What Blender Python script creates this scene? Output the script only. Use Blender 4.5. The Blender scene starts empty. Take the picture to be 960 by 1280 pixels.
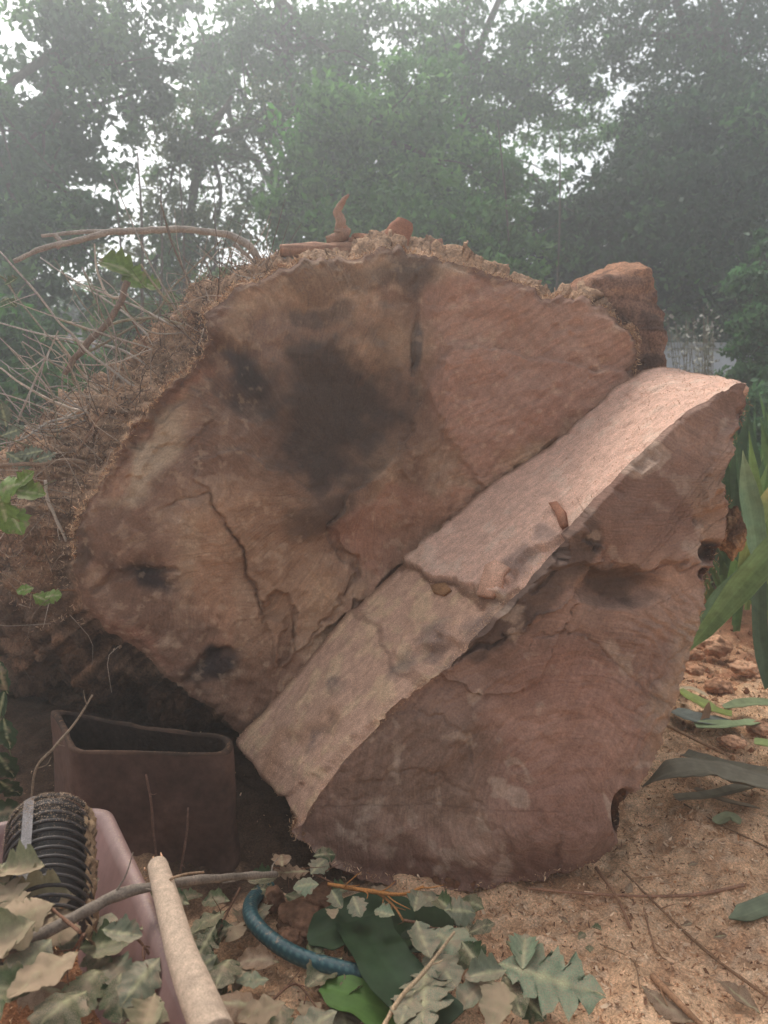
import bpy, math, random
import numpy as np
from mathutils import Vector, Matrix
R = math.radians
random.seed(7); rng = np.random.default_rng(7)
sc = bpy.context.scene
COL = sc.collection

# ------------------------------------------------------------------ camera
PITCH = R(8.6); CAMZ = 1.35; FPX = 924.4
cam_d = bpy.data.cameras.new("camera"); cam = bpy.data.objects.new("camera", cam_d); COL.objects.link(cam)
cam_d.sensor_fit = 'VERTICAL'; cam_d.sensor_height = 36; cam_d.sensor_width = 27; cam_d.lens = 26
cam_d.clip_start = 0.02; cam_d.clip_end = 400
cam.location = (0, 0, CAMZ); cam.rotation_euler = (math.pi/2 - PITCH, 0, 0)
cam_d.dof.use_dof = True; cam_d.dof.focus_distance = 2.2; cam_d.dof.aperture_fstop = 3.6
sc.camera = cam
# ------------------------------------------------------------------ sky, sun, exposure
SUN_EL, SUN_AZ = R(52), R(-24)          # azimuth measured from +Y towards +X
w = bpy.data.worlds.new("World"); sc.world = w; w.use_nodes = True
nt = w.node_tree; nt.nodes.clear()
sky = nt.nodes.new('ShaderNodeTexSky'); sky.sky_type = 'NISHITA'; sky.sun_disc = False
sky.sun_elevation = SUN_EL; sky.sun_rotation = SUN_AZ
sky.air_density = 1.0; sky.dust_density = 4.0; sky.ozone_density = 1.0
bg = nt.nodes.new('ShaderNodeBackground'); bg.inputs[1].default_value = 0.15
hs = nt.nodes.new('ShaderNodeHueSaturation'); hs.inputs['Saturation'].default_value = 0.28
wo = nt.nodes.new('ShaderNodeOutputWorld')
nt.links.new(sky.outputs[0], hs.inputs['Color']); nt.links.new(hs.outputs[0], bg.inputs[0]); nt.links.new(bg.outputs[0], wo.inputs[0])
sd = bpy.data.lights.new("sun", 'SUN'); sd.energy = 1.5; sd.angle = R(18); sd.color = (1.0, 0.95, 0.88)
sun = bpy.data.objects.new("sun", sd); COL.objects.link(sun)
sdir = Vector((math.sin(SUN_AZ)*math.cos(SUN_EL), math.cos(SUN_AZ)*math.cos(SUN_EL), math.sin(SUN_EL)))
sun.rotation_euler = sdir.to_track_quat('Z', 'Y').to_euler(); sun.location = (0, 0, 12)
sc.view_settings.view_transform = 'Standard'; sc.view_settings.look = 'None'; sc.view_settings.gamma = 1
sc.view_settings.exposure = 0.62
sc.cycles.volume_bounces = 1; sc.cycles.max_bounces = 6
sc.cycles.use_denoising = True
HAZE = 0.0215

# ------------------------------------------------------------------ maths helpers
ca, sa = math.cos(PITCH), math.sin(PITCH)
def dirs(px, py):
    x = (np.asarray(px, float)-480)/FPX; u = (640-np.asarray(py, float))/FPX
    return np.stack([x, ca+u*sa, -sa+u*ca], -1)
C0 = np.array([0, 0, CAMZ])
def P(px, py, Y):
    d = dirs(px, py); return C0 + d*(np.asarray(Y)/d[..., 1])[..., None]
def G(px, py, z=0.0):
    d = dirs(px, py); return C0 + d*((np.asarray(z)-CAMZ)/d[..., 2])[..., None]
def proj(p):
    q = np.asarray(p)-C0
    f = q[..., 1]*ca - q[..., 2]*sa; u = q[..., 1]*sa + q[..., 2]*ca
    return 480+FPX*q[..., 0]/f, 640-FPX*u/f
def onplane(px, py, n, c):
    d = dirs(px, py); n = np.asarray(n, float)
    t = (c - C0@n)/(d@n); return C0 + d*t[..., None]
TAB = rng.random((32, 32, 32))
def vnoise(p):
    i = np.floor(p).astype(int); f = p-i; f = f*f*(3-2*f); i &= 31; j = (i+1) & 31
    x0, y0, z0 = i[..., 0], i[..., 1], i[..., 2]; x1, y1, z1 = j[..., 0], j[..., 1], j[..., 2]
    fx, fy, fz = f[..., 0], f[..., 1], f[..., 2]
    a = TAB[x0, y0, z0]*(1-fx)+TAB[x1, y0, z0]*fx; b = TAB[x0, y1, z0]*(1-fx)+TAB[x1, y1, z0]*fx
    c = TAB[x0, y0, z1]*(1-fx)+TAB[x1, y0, z1]*fx; d = TAB[x0, y1, z1]*(1-fx)+TAB[x1, y1, z1]*fx
    return (a*(1-fy)+b*fy)*(1-fz)+(c*(1-fy)+d*fy)*fz
def fbm(p, s=1.0, o=4, gain=.5):
    p = np.asarray(p, float)*s; r = 0; a = 1; t = 0
    for k in range(o):
        r = r + a*vnoise(p + 7.3*k); t += a; a *= gain; p = p*2.03
    return r/t*2-1            # about -0.6..0.6
def fb2(x, y, s, o=4, seed=0., gain=.5):
    return fbm(np.stack([np.asarray(x)*s, np.asarray(y)*s, np.full(np.shape(x), seed)], -1), 1, o, gain)
def sm(x, a, b):
    t = np.clip((x-a)/(b-a), 0, 1); return t*t*(3-2*t)
def sdf(x, y, poly):          # > 0 inside
    poly = np.asarray(poly, float); n = len(poly); best = np.full(np.shape(x), 1e9); ins = np.zeros(np.shape(x), bool)
    for i in range(n):
        ax, ay = poly[i]; bx, by = poly[(i+1) % n]
        ex, ey = bx-ax, by-ay; wx, wy = x-ax, y-ay
        t = np.clip((wx*ex+wy*ey)/(ex*ex+ey*ey+1e-9), 0, 1)
        best = np.minimum(best, np.hypot(wx-ex*t, wy-ey*t))
        if abs(by-ay) > 1e-9:
            c = (ay > y) != (by > y); ins ^= c & (x < ax+(y-ay)*ex/(by-ay))
    return np.where(ins, best, -best)
def dline(x, y, pts):
    best = np.full(np.shape(x), 1e9)
    for (ax, ay), (bx, by) in zip(pts[:-1], pts[1:]):
        ex, ey = bx-ax, by-ay; wx, wy = x-ax, y-ay
        t = np.clip((wx*ex+wy*ey)/(ex*ex+ey*ey), 0, 1); best = np.minimum(best, np.hypot(wx-ex*t, wy-ey*t))
    return best
def blob(x, y, cx, cy, rx, ry, rot=0, hard=.6):
    c, s = math.cos(R(rot)), math.sin(R(rot)); dx, dy = x-cx, y-cy
    a = (dx*c+dy*s)/rx; b = (-dx*s+dy*c)/ry
    return 1-sm(np.sqrt(a*a+b*b), hard, 1.25)
def S(r, g, b):
    c = np.array([r, g, b])/255.; return np.where(c <= .04045, c/12.92, ((c+.055)/1.055)**2.4)
def mixc(c, col, m): return c*(1-m[..., None]) + np.asarray(col)*m[..., None]
def cr(pts, n):               # Catmull-Rom through points, n samples
    pts = np.asarray(pts, float)
    if len(pts) == 2: t = np.linspace(0, 1, n)[:, None]; return pts[0]*(1-t)+pts[1]*t
    q = np.vstack([2*pts[0]-pts[1], pts, 2*pts[-1]-pts[-2]]); m = len(pts)-1
    t = np.linspace(0, m, n); k = np.minimum(t.astype(int), m-1); f = (t-k)[:, None]
    a, b, c, d = q[k], q[k+1], q[k+2], q[k+3]
    return .5*((2*b)+(-a+c)*f+(2*a-5*b+4*c-d)*f*f+(-a+3*b-3*c+d)*f**3)

# ------------------------------------------------------------------ object helpers
def mesh(name, V, F, cols=None, uv=None, smooth=True):
    V = np.asarray(V, np.float32).reshape(-1, 3); me = bpy.data.meshes.new(name)
    Fs = F if isinstance(F, list) else [F]
    Fs = [np.asarray(f, np.int32) for f in Fs if len(f)]
    me.vertices.add(len(V)); me.vertices.foreach_set('co', V.ravel())
    li = np.concatenate([f.ravel() for f in Fs]); tot = np.concatenate([np.full(len(f), f.shape[1], np.int32) for f in Fs])
    me.loops.add(len(li)); me.loops.foreach_set('vertex_index', li)
    me.polygons.add(len(tot)); st = np.concatenate([[0], np.cumsum(tot)[:-1]]).astype(np.int32)
    me.polygons.foreach_set('loop_start', st); me.polygons.foreach_set('loop_total', tot)
    me.polygons.foreach_set('use_smooth', np.full(len(tot), smooth))
    if cols is not None:
        cols = np.asarray(cols, np.float32)
        if cols.ndim == 1: cols = np.tile(cols, (len(V), 1))
        cols = cols.reshape(-1, 3)
        a = me.attributes.new('Col', 'FLOAT_COLOR', 'POINT')
        a.data.foreach_set('color', np.hstack([np.clip(cols, 0, 1), np.ones((len(V), 1), np.float32)]).ravel())
    if uv is not None:
        l = me.uv_layers.new(name='UVMap'); l.data.foreach_set('uv', np.asarray(uv, np.float32).reshape(-1, 2)[li].ravel())
    me.update(calc_edges=True); me.validate()
    return me
def link(name, me, mat, parent=None, label=None, cat=None, group=None, kind=None):
    o = bpy.data.objects.new(name, me); COL.objects.link(o)
    if me is not None and mat is not None and not me.materials: me.materials.append(mat)
    if parent is not None: o.parent = parent
    tag(o, label, cat, group, kind); return o
def tag(o, label=None, cat=None, group=None, kind=None):
    if label: o['label'] = label
    if cat: o['category'] = cat
    if group: o['group'] = group
    if kind: o['kind'] = kind
    return o
def empty(name, label, cat, group=None, loc=(0, 0, 0)):
    o = bpy.data.objects.new(name, None); COL.objects.link(o); o.location = loc; o.empty_display_size = .05
    return tag(o, label, cat, group)
def kid(name, me, mat, par, label=None, kind=None):   # world-space mesh under an empty placed at par.location
    V = np.empty(len(me.vertices)*3, np.float32); me.vertices.foreach_get('co', V)
    V = V.reshape(-1, 3)-np.array(par.location, np.float32); me.vertices.foreach_set('co', V.ravel()); me.update()
    return link(name, me, mat, par, label, kind=kind)
def gridF(n, m, wrap=False):  # n rows, m cols
    i = np.arange(n-1)[:, None]; j = np.arange(m if wrap else m-1)[None, :]; k = (j+1) % m
    return np.stack([i*m+j, i*m+k, (i+1)*m+k, (i+1)*m+j], -1).reshape(-1, 4)
class Bag:                     # joins several bits into one mesh
    def __init__(s): s.V = []; s.F4 = []; s.F3 = []; s.C = []; s.n = 0
    def add(s, V, F, c=None):
        V = np.asarray(V, float).reshape(-1, 3); F = np.asarray(F)
        (s.F4 if F.shape[1] == 4 else s.F3).append(F+s.n); s.V.append(V); s.n += len(V)
        c = np.zeros(3)+.5 if c is None else np.asarray(c, float)
        s.C.append(np.tile(c, (len(V), 1)) if c.ndim == 1 else c.reshape(-1, 3))
    def build(s, name, smooth=True):
        F = ([np.vstack(s.F4)] if s.F4 else []) + ([np.vstack(s.F3)] if s.F3 else [])
        return mesh(name, np.vstack(s.V), F, np.vstack(s.C), smooth=smooth)
def tube(pts, r, seg=8, n=None, rough=0., col=None, nscale=20, cap=True):
    pts = np.asarray(pts, float)
    if n: pts = cr(pts, n)
    n = len(pts); r = np.interp(np.linspace(0, 1, n), np.linspace(0, 1, len(np.atleast_1d(r))), np.atleast_1d(r))
    T = np.gradient(pts, axis=0); T /= np.linalg.norm(T, axis=1)[:, None]+1e-12
    up = np.array([0, 0, 1.]) if abs(T[0, 2]) < .9 else np.array([1., 0, 0])
    A = np.zeros_like(T); a = np.cross(T[0], up); a /= np.linalg.norm(a)
    for i in range(n):
        a = a-T[i]*(a@T[i]); a /= np.linalg.norm(a)+1e-12; A[i] = a
    B = np.cross(T, A); th = np.linspace(0, 2*math.pi, seg, endpoint=False)
    N = A[:, None]*np.cos(th)[None, :, None]+B[:, None]*np.sin(th)[None, :, None]
    V = pts[:, None]+N*r[:, None, None]
    if rough: V = V+N*(fbm(V, nscale, 3)*r[:, None]*rough)[..., None]
    F = gridF(n, seg, True); V = V.reshape(-1, 3)
    F3 = np.zeros((0, 3), int)
    if cap:
        V = np.vstack([V, pts[0], pts[-1]]); k = np.arange(seg); k2 = (k+1) % seg; b = (n-1)*seg
        F3 = np.vstack([np.stack([k2, k, np.full(seg, n*seg)], -1), np.stack([b+k, b+k2, np.full(seg, n*seg+1)], -1)])
    return V, F, F3
def add_tube(bag, pts, r, col, **k):
    V, F, F3 = tube(pts, r, **k); b = bag.n; bag.add(V, F, col)
    if len(F3): bag.F3.append(F3+b)

# ------------------------------------------------------------------ materials
def material(name, rough=.85, spec=.25, fine=(120, .35), bump=(.4, .004, 90), streak=None, base=None, transl=0, dust=None, attr='Col', voron=None):
    m = bpy.data.materials.new(name); m.use_nodes = True; t = m.node_tree; N = t.nodes; L = t.links
    b = N['Principled BSDF']; out = N['Material Output']
    b.inputs['Roughness'].default_value = rough; b.inputs['Specular IOR Level'].default_value = spec
    tc = N.new('ShaderNodeTexCoord')
    if base is None:
        a = N.new('ShaderNodeAttribute'); a.attribute_name = attr; col = a.outputs['Color']
    else:
        a = N.new('ShaderNodeRGB'); a.outputs[0].default_value = (*base, 1); col = a.outputs[0]
    def noise(vec, scale, det=4, ro=.6):
        n = N.new('ShaderNodeTexNoise'); n.inputs['Scale'].default_value = scale; n.inputs['Detail'].default_value = det
        n.inputs['Roughness'].default_value = ro; L.new(vec, n.inputs['Vector']); return n.outputs['Fac']
    def mul(c, fac, lo, hi, amt_lo=.3, amt_hi=.7):
        r = N.new('ShaderNodeMapRange'); r.inputs['From Min'].default_value = amt_lo; r.inputs['From Max'].default_value = amt_hi
        r.inputs['To Min'].default_value = lo; r.inputs['To Max'].default_value = hi; L.new(fac, r.inputs['Value'])
        v = N.new('ShaderNodeVectorMath'); v.operation = 'SCALE'; L.new(c, v.inputs[0]); L.new(r.outputs[0], v.inputs['Scale']); return v.outputs[0]
    f = noise(tc.outputs['Object'], fine[0]); col = mul(col, f, 1-fine[1], 1+fine[1])
    f2 = noise(tc.outputs['Object'], fine[0]*.13, 3); col = mul(col, f2, 1-fine[1]*.6, 1+fine[1]*.6)
    h = f
    if streak:
        sx, sy, amt = streak
        mp = N.new('ShaderNodeMapping'); mp.inputs['Scale'].default_value = (sx, sy, 1); L.new(tc.outputs['UV'], mp.inputs['Vector'])
        s1 = noise(mp.outputs[0], 1, 6, .62); col = mul(col, s1, 1-amt, 1+amt, .32, .68)
        ad = N.new('ShaderNodeMath'); ad.operation = 'MULTIPLY_ADD'; L.new(s1, ad.inputs[0]); ad.inputs[1].default_value = 1.5; L.new(f, ad.inputs[2]); h = ad.outputs[0]
    if voron:
        v = N.new('ShaderNodeTexVoronoi'); v.inputs['Scale'].default_value = voron[0]; L.new(tc.outputs['Object'], v.inputs['Vector'])
        col = mul(col, v.outputs['Distance'], 1-voron[1], 1+voron[1], .0, .9)
    if dust:
        g = N.new('ShaderNodeNewGeometry'); sp = N.new('ShaderNodeSeparateXYZ'); L.new(g.outputs['Normal'], sp.inputs[0])
        dn = noise(tc.outputs['Object'], dust[1], 5, .7)
        ml = N.new('ShaderNodeMath'); ml.operation = 'ADD'; L.new(dn, ml.inputs[0]); ab = N.new('ShaderNodeMath'); ab.operation = 'ABSOLUTE'; L.new(sp.outputs[2], ab.inputs[0])
        m2 = N.new('ShaderNodeMath'); m2.operation = 'MULTIPLY'; L.new(ab.outputs[0], m2.inputs[0]); m2.inputs[1].default_value = .25; L.new(m2.outputs[0], ml.inputs[1])
        r = N.new('ShaderNodeMapRange'); r.inputs['From Min'].default_value = dust[2]; r.inputs['From Max'].default_value = dust[2]+.12; L.new(ml.outputs[0], r.inputs['Value'])
        mx = N.new('ShaderNodeMix'); mx.data_type = 'RGBA'; L.new(r.outputs[0], mx.inputs['Factor']); L.new(col, mx.inputs['A']); mx.inputs['B'].default_value = (*dust[0], 1); col = mx.outputs['Result']
    L.new(col, b.inputs['Base Color'])
    if bump:
        bp = N.new('ShaderNodeBump'); bp.inputs['Strength'].default_value = bump[0]; bp.inputs['Distance'].default_value = bump[1]
        L.new(h, bp.inputs['Height']); L.new(bp.outputs[0], b.inputs['Normal'])
    if transl:
        tr = N.new('ShaderNodeBsdfTranslucent'); L.new(col, tr.inputs['Color']); ms = N.new('ShaderNodeMixShader'); ms.inputs[0].default_value = transl
        L.new(b.outputs[0], ms.inputs[1]); L.new(tr.outputs[0], ms.inputs[2]); L.new(ms.outputs[0], out.inputs['Surface'])
    return m
SAW = S(184, 156, 130)
M_wood = material('torn_wood', .85, .2, (160, .2), (.8, .005, 0), streak=(3.2, 60, .15))
M_sawn = material('sawn_wood', .9, .15, (260, .3), (.9, .003, 0), streak=(3, 90, .10), voron=(340, .18))
M_bark = material('dusty_bark', .95, .1, (110, .45), (1, .012, 0))
M_ground = material('sawdust_ground', .97, .05, (150, .38), (1, .006, 0), voron=(260, .25))
M_twig = material('twig_bark', .9, .15, (220, .35), (.6, .002, 0))
M_dustlog = material('dusted_branch', .95, .1, (520, .30), (1, .0035, 0), voron=(420, .25))
M_leaf = material('tree_leaf', .55, .4, (3, .25), None, transl=.45)
M_oak = material('oak_leaf', .6, .35, (60, .22), (.3, .002, 0), transl=.2, dust=(tuple(SAW*.85), 95, .70))
M_oakdusty = material('dusty_oak_leaf', .85, .15, (90, .25), (.5, .002, 0), transl=.1, dust=(tuple(SAW*.75), 160, .62))
M_blade = material('strap_leaf', .6, .3, (25, .2), (.2, .002, 0), transl=.2)
M_plastic = material('pink_brown_plastic', .55, .4, (30, .12), (.15, .002, 0), dust=(tuple(SAW*.8), 200, .76))
M_black = material('black_ribbed_plastic', .5, .4, (60, .2), (.3, .002, 0), dust=(tuple(SAW*.75), 260, .80))
M_terra = material('terracotta', .9, .15, (40, .25), (.5, .003, 0), dust=(tuple(S(120,92,70)), 60, .76))
M_hose = material('braided_hose', .45, .4, (200, .12), (.3, .002, 0), dust=(tuple(SAW*.6), 60, .80))
M_render = material('white_render', .9, .1, (8, .12), (.2, .004, 0))
M_shav = material('wood_shaving', .9, .1, (50, .2), None)
M_stone = material('clod_soil', .97, .05, (60, .4), (1, .008, 0))

def grade(c, s=.25, g=1.15):
    l = (c@np.array([.3, .55, .15]))[..., None]; return (c*(1-s)+l*s*np.array([1.08, 1., .92]))*g
# ================================================================== GROUND
def axis(lo, hi, n, dens, c):
    u = np.linspace(0, 1, 4000); x = lo+(hi-lo)*u; wgt = 1/(dens+np.abs(x-c)**1.35*.05)
    cdf = np.cumsum(wgt); cdf = (cdf-cdf[0])/(cdf[-1]-cdf[0]); return np.interp(np.linspace(0, 1, n), cdf, x)
gx = np.concatenate([[-120, -60, -30, -15, -8], np.linspace(-4.5, -1.6, 60)[:-1], np.linspace(-1.6, 2.2, 330), np.linspace(2.2, 5, 60)[1:], [8, 15, 30, 60, 120]])
gy = np.concatenate([[-60, -20, -6, -2, -.5, .3], np.linspace(.8, 2.8, 190)[:-1], np.linspace(2.8, 6.5, 170), np.linspace(6.5, 12, 40)[1:], [16, 24, 40, 80, 160]])
X, Y = np.meshgrid(gx, gy)
def ground_h(X, Y):
    near = np.exp(-np.maximum(0, np.hypot(X, Y-2)-4)**2/20)
    h = fb2(X, Y, 1.3, 3, 1.)*.07 + fb2(X, Y, 5, 3, 2.)*.028 + fb2(X, Y, 22, 4, 3.)*.024
    h = h + sm(Y, 3.4, 5.0)*fb2(X, Y, 3.2, 4, 8.)*.10
    h = h + .02*np.exp(-((X-.9)/.8)**2-((Y-1.6)/.5)**2)-.025*np.exp(-((X-.2)/.5)**2-((Y-1.85)/.3)**2)
    return h*near
def gz(x, y): return float(ground_h(np.array([float(x)]), np.array([float(y)]))[0])
H = ground_h(X, Y)
sawd = S(218, 178, 142); saw2 = S(196, 154, 120); red = S(136, 84, 60); soil = S(84, 62, 46)
n1 = fb2(X, Y, 2.2, 4, 5.); n2 = fb2(X, Y, 9, 4, 6.); n3 = fb2(X, Y, 40, 3, 9.)
c = mixc(np.tile(sawd, X.shape+(1,)), saw2, sm(n2+.4*n3, -.15, .3))
c = mixc(c, red, sm(n1+.5*n2, .3, .65)*.25); c = mixc(c, S(160, 120, 90), sm(fb2(X, Y, 14, 4, 44.), .15, .38)*.45)
c = mixc(c, S(212, 184, 156), sm(n3, .1, .4)*.5)
far = sm(Y+.8*n1+.5*n2, 3.3, 4.3); c = mixc(c, red*1.1, far*.75)
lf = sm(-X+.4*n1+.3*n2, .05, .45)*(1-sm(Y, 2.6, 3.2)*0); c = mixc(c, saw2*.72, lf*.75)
und = sm(Y-1.72+.3*n2, 0, .22)*sm(-X+.2*n2, -.12, .08)*(1-sm(Y, 4, 5)); c = mixc(c, S(62, 48, 40), und*.92)  # bare soil between planter and slab, with the shadow there painted in
vf = sm(Y, 6, 9); c = mixc(c, S(70, 74, 48), vf)
out_ = sm(np.hypot(X, Y-2), 5, 8); c = mixc(c, S(74, 72, 48), out_)
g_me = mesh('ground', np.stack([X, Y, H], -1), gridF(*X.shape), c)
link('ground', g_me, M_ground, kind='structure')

def flakes(name, pos, size, cols, mat, kind='stuff', label=None, cat=None, flat=.5, aspect=3., curl=.5):
    """many small curled slivers (two quads each) joined as one mesh"""
    n = len(pos); d = rng.normal(size=(n, 3)); d[:, 2] *= flat; d /= np.linalg.norm(d, axis=1)[:, None]
    e = rng.normal(size=(n, 3)); e = np.cross(d, e+np.array([0, 0, 1.5])); e /= np.linalg.norm(e, axis=1)[:, None]
    nn = np.cross(d, e); s = size[:, None]; wv = e*s/aspect
    a = pos-d*s*.5; b = pos+nn*s*curl*.3; c_ = pos+d*s*.5
    V = np.stack([a-wv*.4, a+wv*.4, b-wv*.5, b+wv*.5, c_-wv*.3, c_+wv*.3], 1).reshape(-1, 3)
    k = np.arange(n)[:, None]*6; F = np.concatenate([k+[0, 1, 3, 2], k+[2, 3, 5, 4]])
    me = mesh(name, V, F, np.repeat(cols, 6, 0), smooth=True)
    return me
def pick(cols, n, var=.18):
    cols = np.asarray(cols); c = cols[rng.integers(0, len(cols), n)]; return c*(1+var*rng.normal(size=(n, 1)))
# loose shavings on the ground
n = 60000
fx = rng.uniform(-1.3, 2.6, n); fy = .95+3.2*rng.random(n)**1.3
keep = ((fx > -.3) | (rng.random(n) < .45)) & ~((fy > 1.72) & (fx < .05) & (rng.random(n) < .93)); fx, fy = fx[keep], fy[keep]; n = len(fx)
pos = np.stack([fx, fy, ground_h(fx, fy)+rng.random(n)*.006], -1)
me = flakes('sawdust_shavings', pos, rng.uniform(.005, .016, n)*(1+.8*(rng.random(n) < .08)), pick([S(216,178,144), S(192,150,116), S(166,126,96), S(226,196,164), S(130,96,74)], n), M_shav)
link('sawdust_shavings', me, M_shav, label='pale loose sawdust shavings scattered over the ground', kind='stuff', cat=None)

# ================================================================== FELLED TRUNK AND SLAB
def loop_pts(px, n, rough, seed):
    """closed outline through px control rows (any number of columns); returns n rows, index parameter"""
    px = np.asarray(px, float); m = len(px); q = np.vstack([px, px[:1]])
    d = np.concatenate([[0], np.cumsum(np.hypot(*(np.diff(q[:, :2], axis=0).T)))])
    s = np.linspace(0, d[-1], n, endpoint=False)
    o = np.stack([np.interp(s, d, q[:, k]) for k in range(px.shape[1])], -1)
    K = 7; ker = np.hanning(K+2)[1:-1]; ker /= ker.sum()
    oo = o.copy()
    for k in range(px.shape[1]):
        oo[:, k] = np.convolve(np.concatenate([o[-K:, k], o[:, k], o[:K, k]]), ker, 'same')[K:-K]
    th = s/d[-1]*2*math.pi; dxy = np.roll(oo[:, :2], -1, 0)-np.roll(oo[:, :2], 1, 0); nr = np.stack([dxy[:, 1], -dxy[:, 0]], -1); nr /= np.linalg.norm(nr, axis=1)[:, None]
    dis = fbm(np.stack([oo[:, 0]*.09, oo[:, 1]*.09, np.full(n, seed)], -1), 1, 5, .6)*rough
    return oo, nr, dis, s/d[-1]
def face(name, outl, ctr, nrm, cst, NR, height, colour, flow, fade=.04, rnd=.012):
    """disc-like face: rings from ctr to the outline; heights stand proud along the normal"""
    n = len(outl); t = np.linspace(0, 1, NR)**.9
    px = ctr[0]+(outl[None, :, 0]-ctr[0])*t[:, None]; py = ctr[1]+(outl[None, :, 1]-ctr[1])*t[:, None]
    V = onplane(px, py, nrm, cst)
    h = height(px, py); fd = 1-sm(t, 1-fade, 1.)[:, None]; V = V + np.asarray(nrm)*(h*fd)[..., None]
    # soft rounding of the rim
    V = V - np.asarray(nrm)*(rnd*sm(t, .975, 1.)**2)[:, None, None]
    def build(delta):
        W = V+delta[None]*sm(t, .93, 1.)[:, None, None]
        return mesh(name, W, gridF(NR, n, True), colour(px, py, h), flow(px, py))
    return build, V[-1].copy()
def unit(v): v = np.asarray(v, float); return v/np.linalg.norm(v)

# ---- trunk: front px, back px (at Yb)
TN = unit([.16, -1, .10]); TC = float(np.array([0, 2.58, .95])@TN)
T = [(88,690,-40,700),(92,660,-60,650),(105,635,-55,612),(125,600,-25,585),(150,560,15,556),(185,510,70,520),(215,475,118,476),(246,452,150,452),(264,425,188,428),(254,392,220,402),(300,356,268,374),(350,335,335,342),
     (380,323,380,334),(420,325,420,338),(455,318,455,332),(500,308,500,324),(530,318,530,332),(580,330,575,345),(640,350,630,366),(690,370,675,382),(730,368,712,384),(760,385,738,400),(778,405,752,420),(800,418,765,432),(803,442,765,452),(790,468,752,475),
     (800,560,760,550),(760,650,720,640),(700,770,660,740),(600,880,570,840),(480,945,480,880),(380,948,390,885),(300,920,320,870),(268,890,255,905),(230,864,195,905),(165,815,85,885),(112,772,5,860),(92,725,-40,780)]
oT, nT, dT, sT = loop_pts(T, 860, 9, 1.)
oT[:, :2] += nT*dT[:, None]
HOLE = [(352,455),(395,438),(455,432),(488,462),(497,520),(474,572),(440,602),(398,604),(362,580),(352,540),(362,500)]
def hT(x, y):
    wx = x+fb2(x, y, .02, 4, 11.)*26; wy = y+fb2(x, y, .02, 4, 12.)*26
    ux = x+fb2(x, y, .05, 3, 13.)*12; uy = y+fb2(x, y, .05, 3, 14.)*12
    h = fb2(x, y, .006, 3, 15.)*.07 + fb2(x, y, .022, 4, 16.)*.030 + fb2(x, y, .09, 4, 17.)*.010
    h = h - .07*sm(sdf(wx, wy, HOLE), -30, 45)
    h = h - .05*blob(wx, wy, 295, 470, 60, 28, 50) - .03*blob(wx, wy, 390, 395, 34, 22)
    h = h + .035*sm(sdf(ux, uy, [(205,640),(235,622),(262,622),(290,660),(312,715),(322,775),(330,830),(300,900),(230,860),(120,780),(95,700),(110,650)]), -2, 3)*0
    # overlapping torn sheets: their edges are ledges
    h = h + .020*sm(sdf(ux, uy, [(262,618),(292,662),(314,720),(322,760),(345,745),(362,765),(366,815),(420,760),(445,720),(410,668),(416,640),(380,600),(300,560),(240,580)]), -1.5, 2.5)
    h = h + .032*sm(sdf(ux, uy, [(412,655),(440,690),(452,722),(410,772),(372,812),(640,600),(800,470),(560,430),(510,540),(450,612)]), -1.5, 3)
    h = h - .028*sm(sdf(ux, uy, [(322,750),(350,746),(366,765),(365,800),(345,830),(352,776),(330,778)]), -1, 2)
    h = h + .016*sm(sdf(ux, uy, [(330,776),(360,768),(364,812),(350,832),(342,830),(340,790)]), -1, 2)
    h = h + .022*sm(sdf(ux, uy, [(520,450),(545,520),(575,575),(612,612),(800,470),(800,380),(640,350),(530,320)]), -1.5, 3)
    h = h + .018*sm(sdf(ux, uy, [(500,555),(528,575),(520,600),(495,590)]), -1, 2)
    h = h + .015*sm(sdf(ux, uy, [(225,500),(245,485),(262,520),(235,560),(200,560),(180,590),(150,600),(190,530)]), -1.5, 3)
    for ln, wd, dp in (([(120,740),(165,712),(215,716)], 9, .03), ([(225,858),(250,828),(288,812)], 9, .03), ([(290,660),(312,715),(322,765)], 4, .025), ([(524,400),(518,470)], 4, .012), ([(205,640),(235,622),(262,622),(290,658)], 2.5, .012)):
        h = h - dp*(1-sm(dline(ux, uy, ln), 0, wd))
    for q in ((748,365+25,9),(716,408,8),(690,412,6),(752,452,8),(735,470,10)):
        h = h - .014*blob(x, y, q[0], q[1], q[2], q[2])
    rim = sdf(x, y, [(p[0], p[1]) for p in T]); h = h + sm(22-rim, 0, 20)*fb2(x, y, .09, 4, 31.)*.03
    return h
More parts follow.
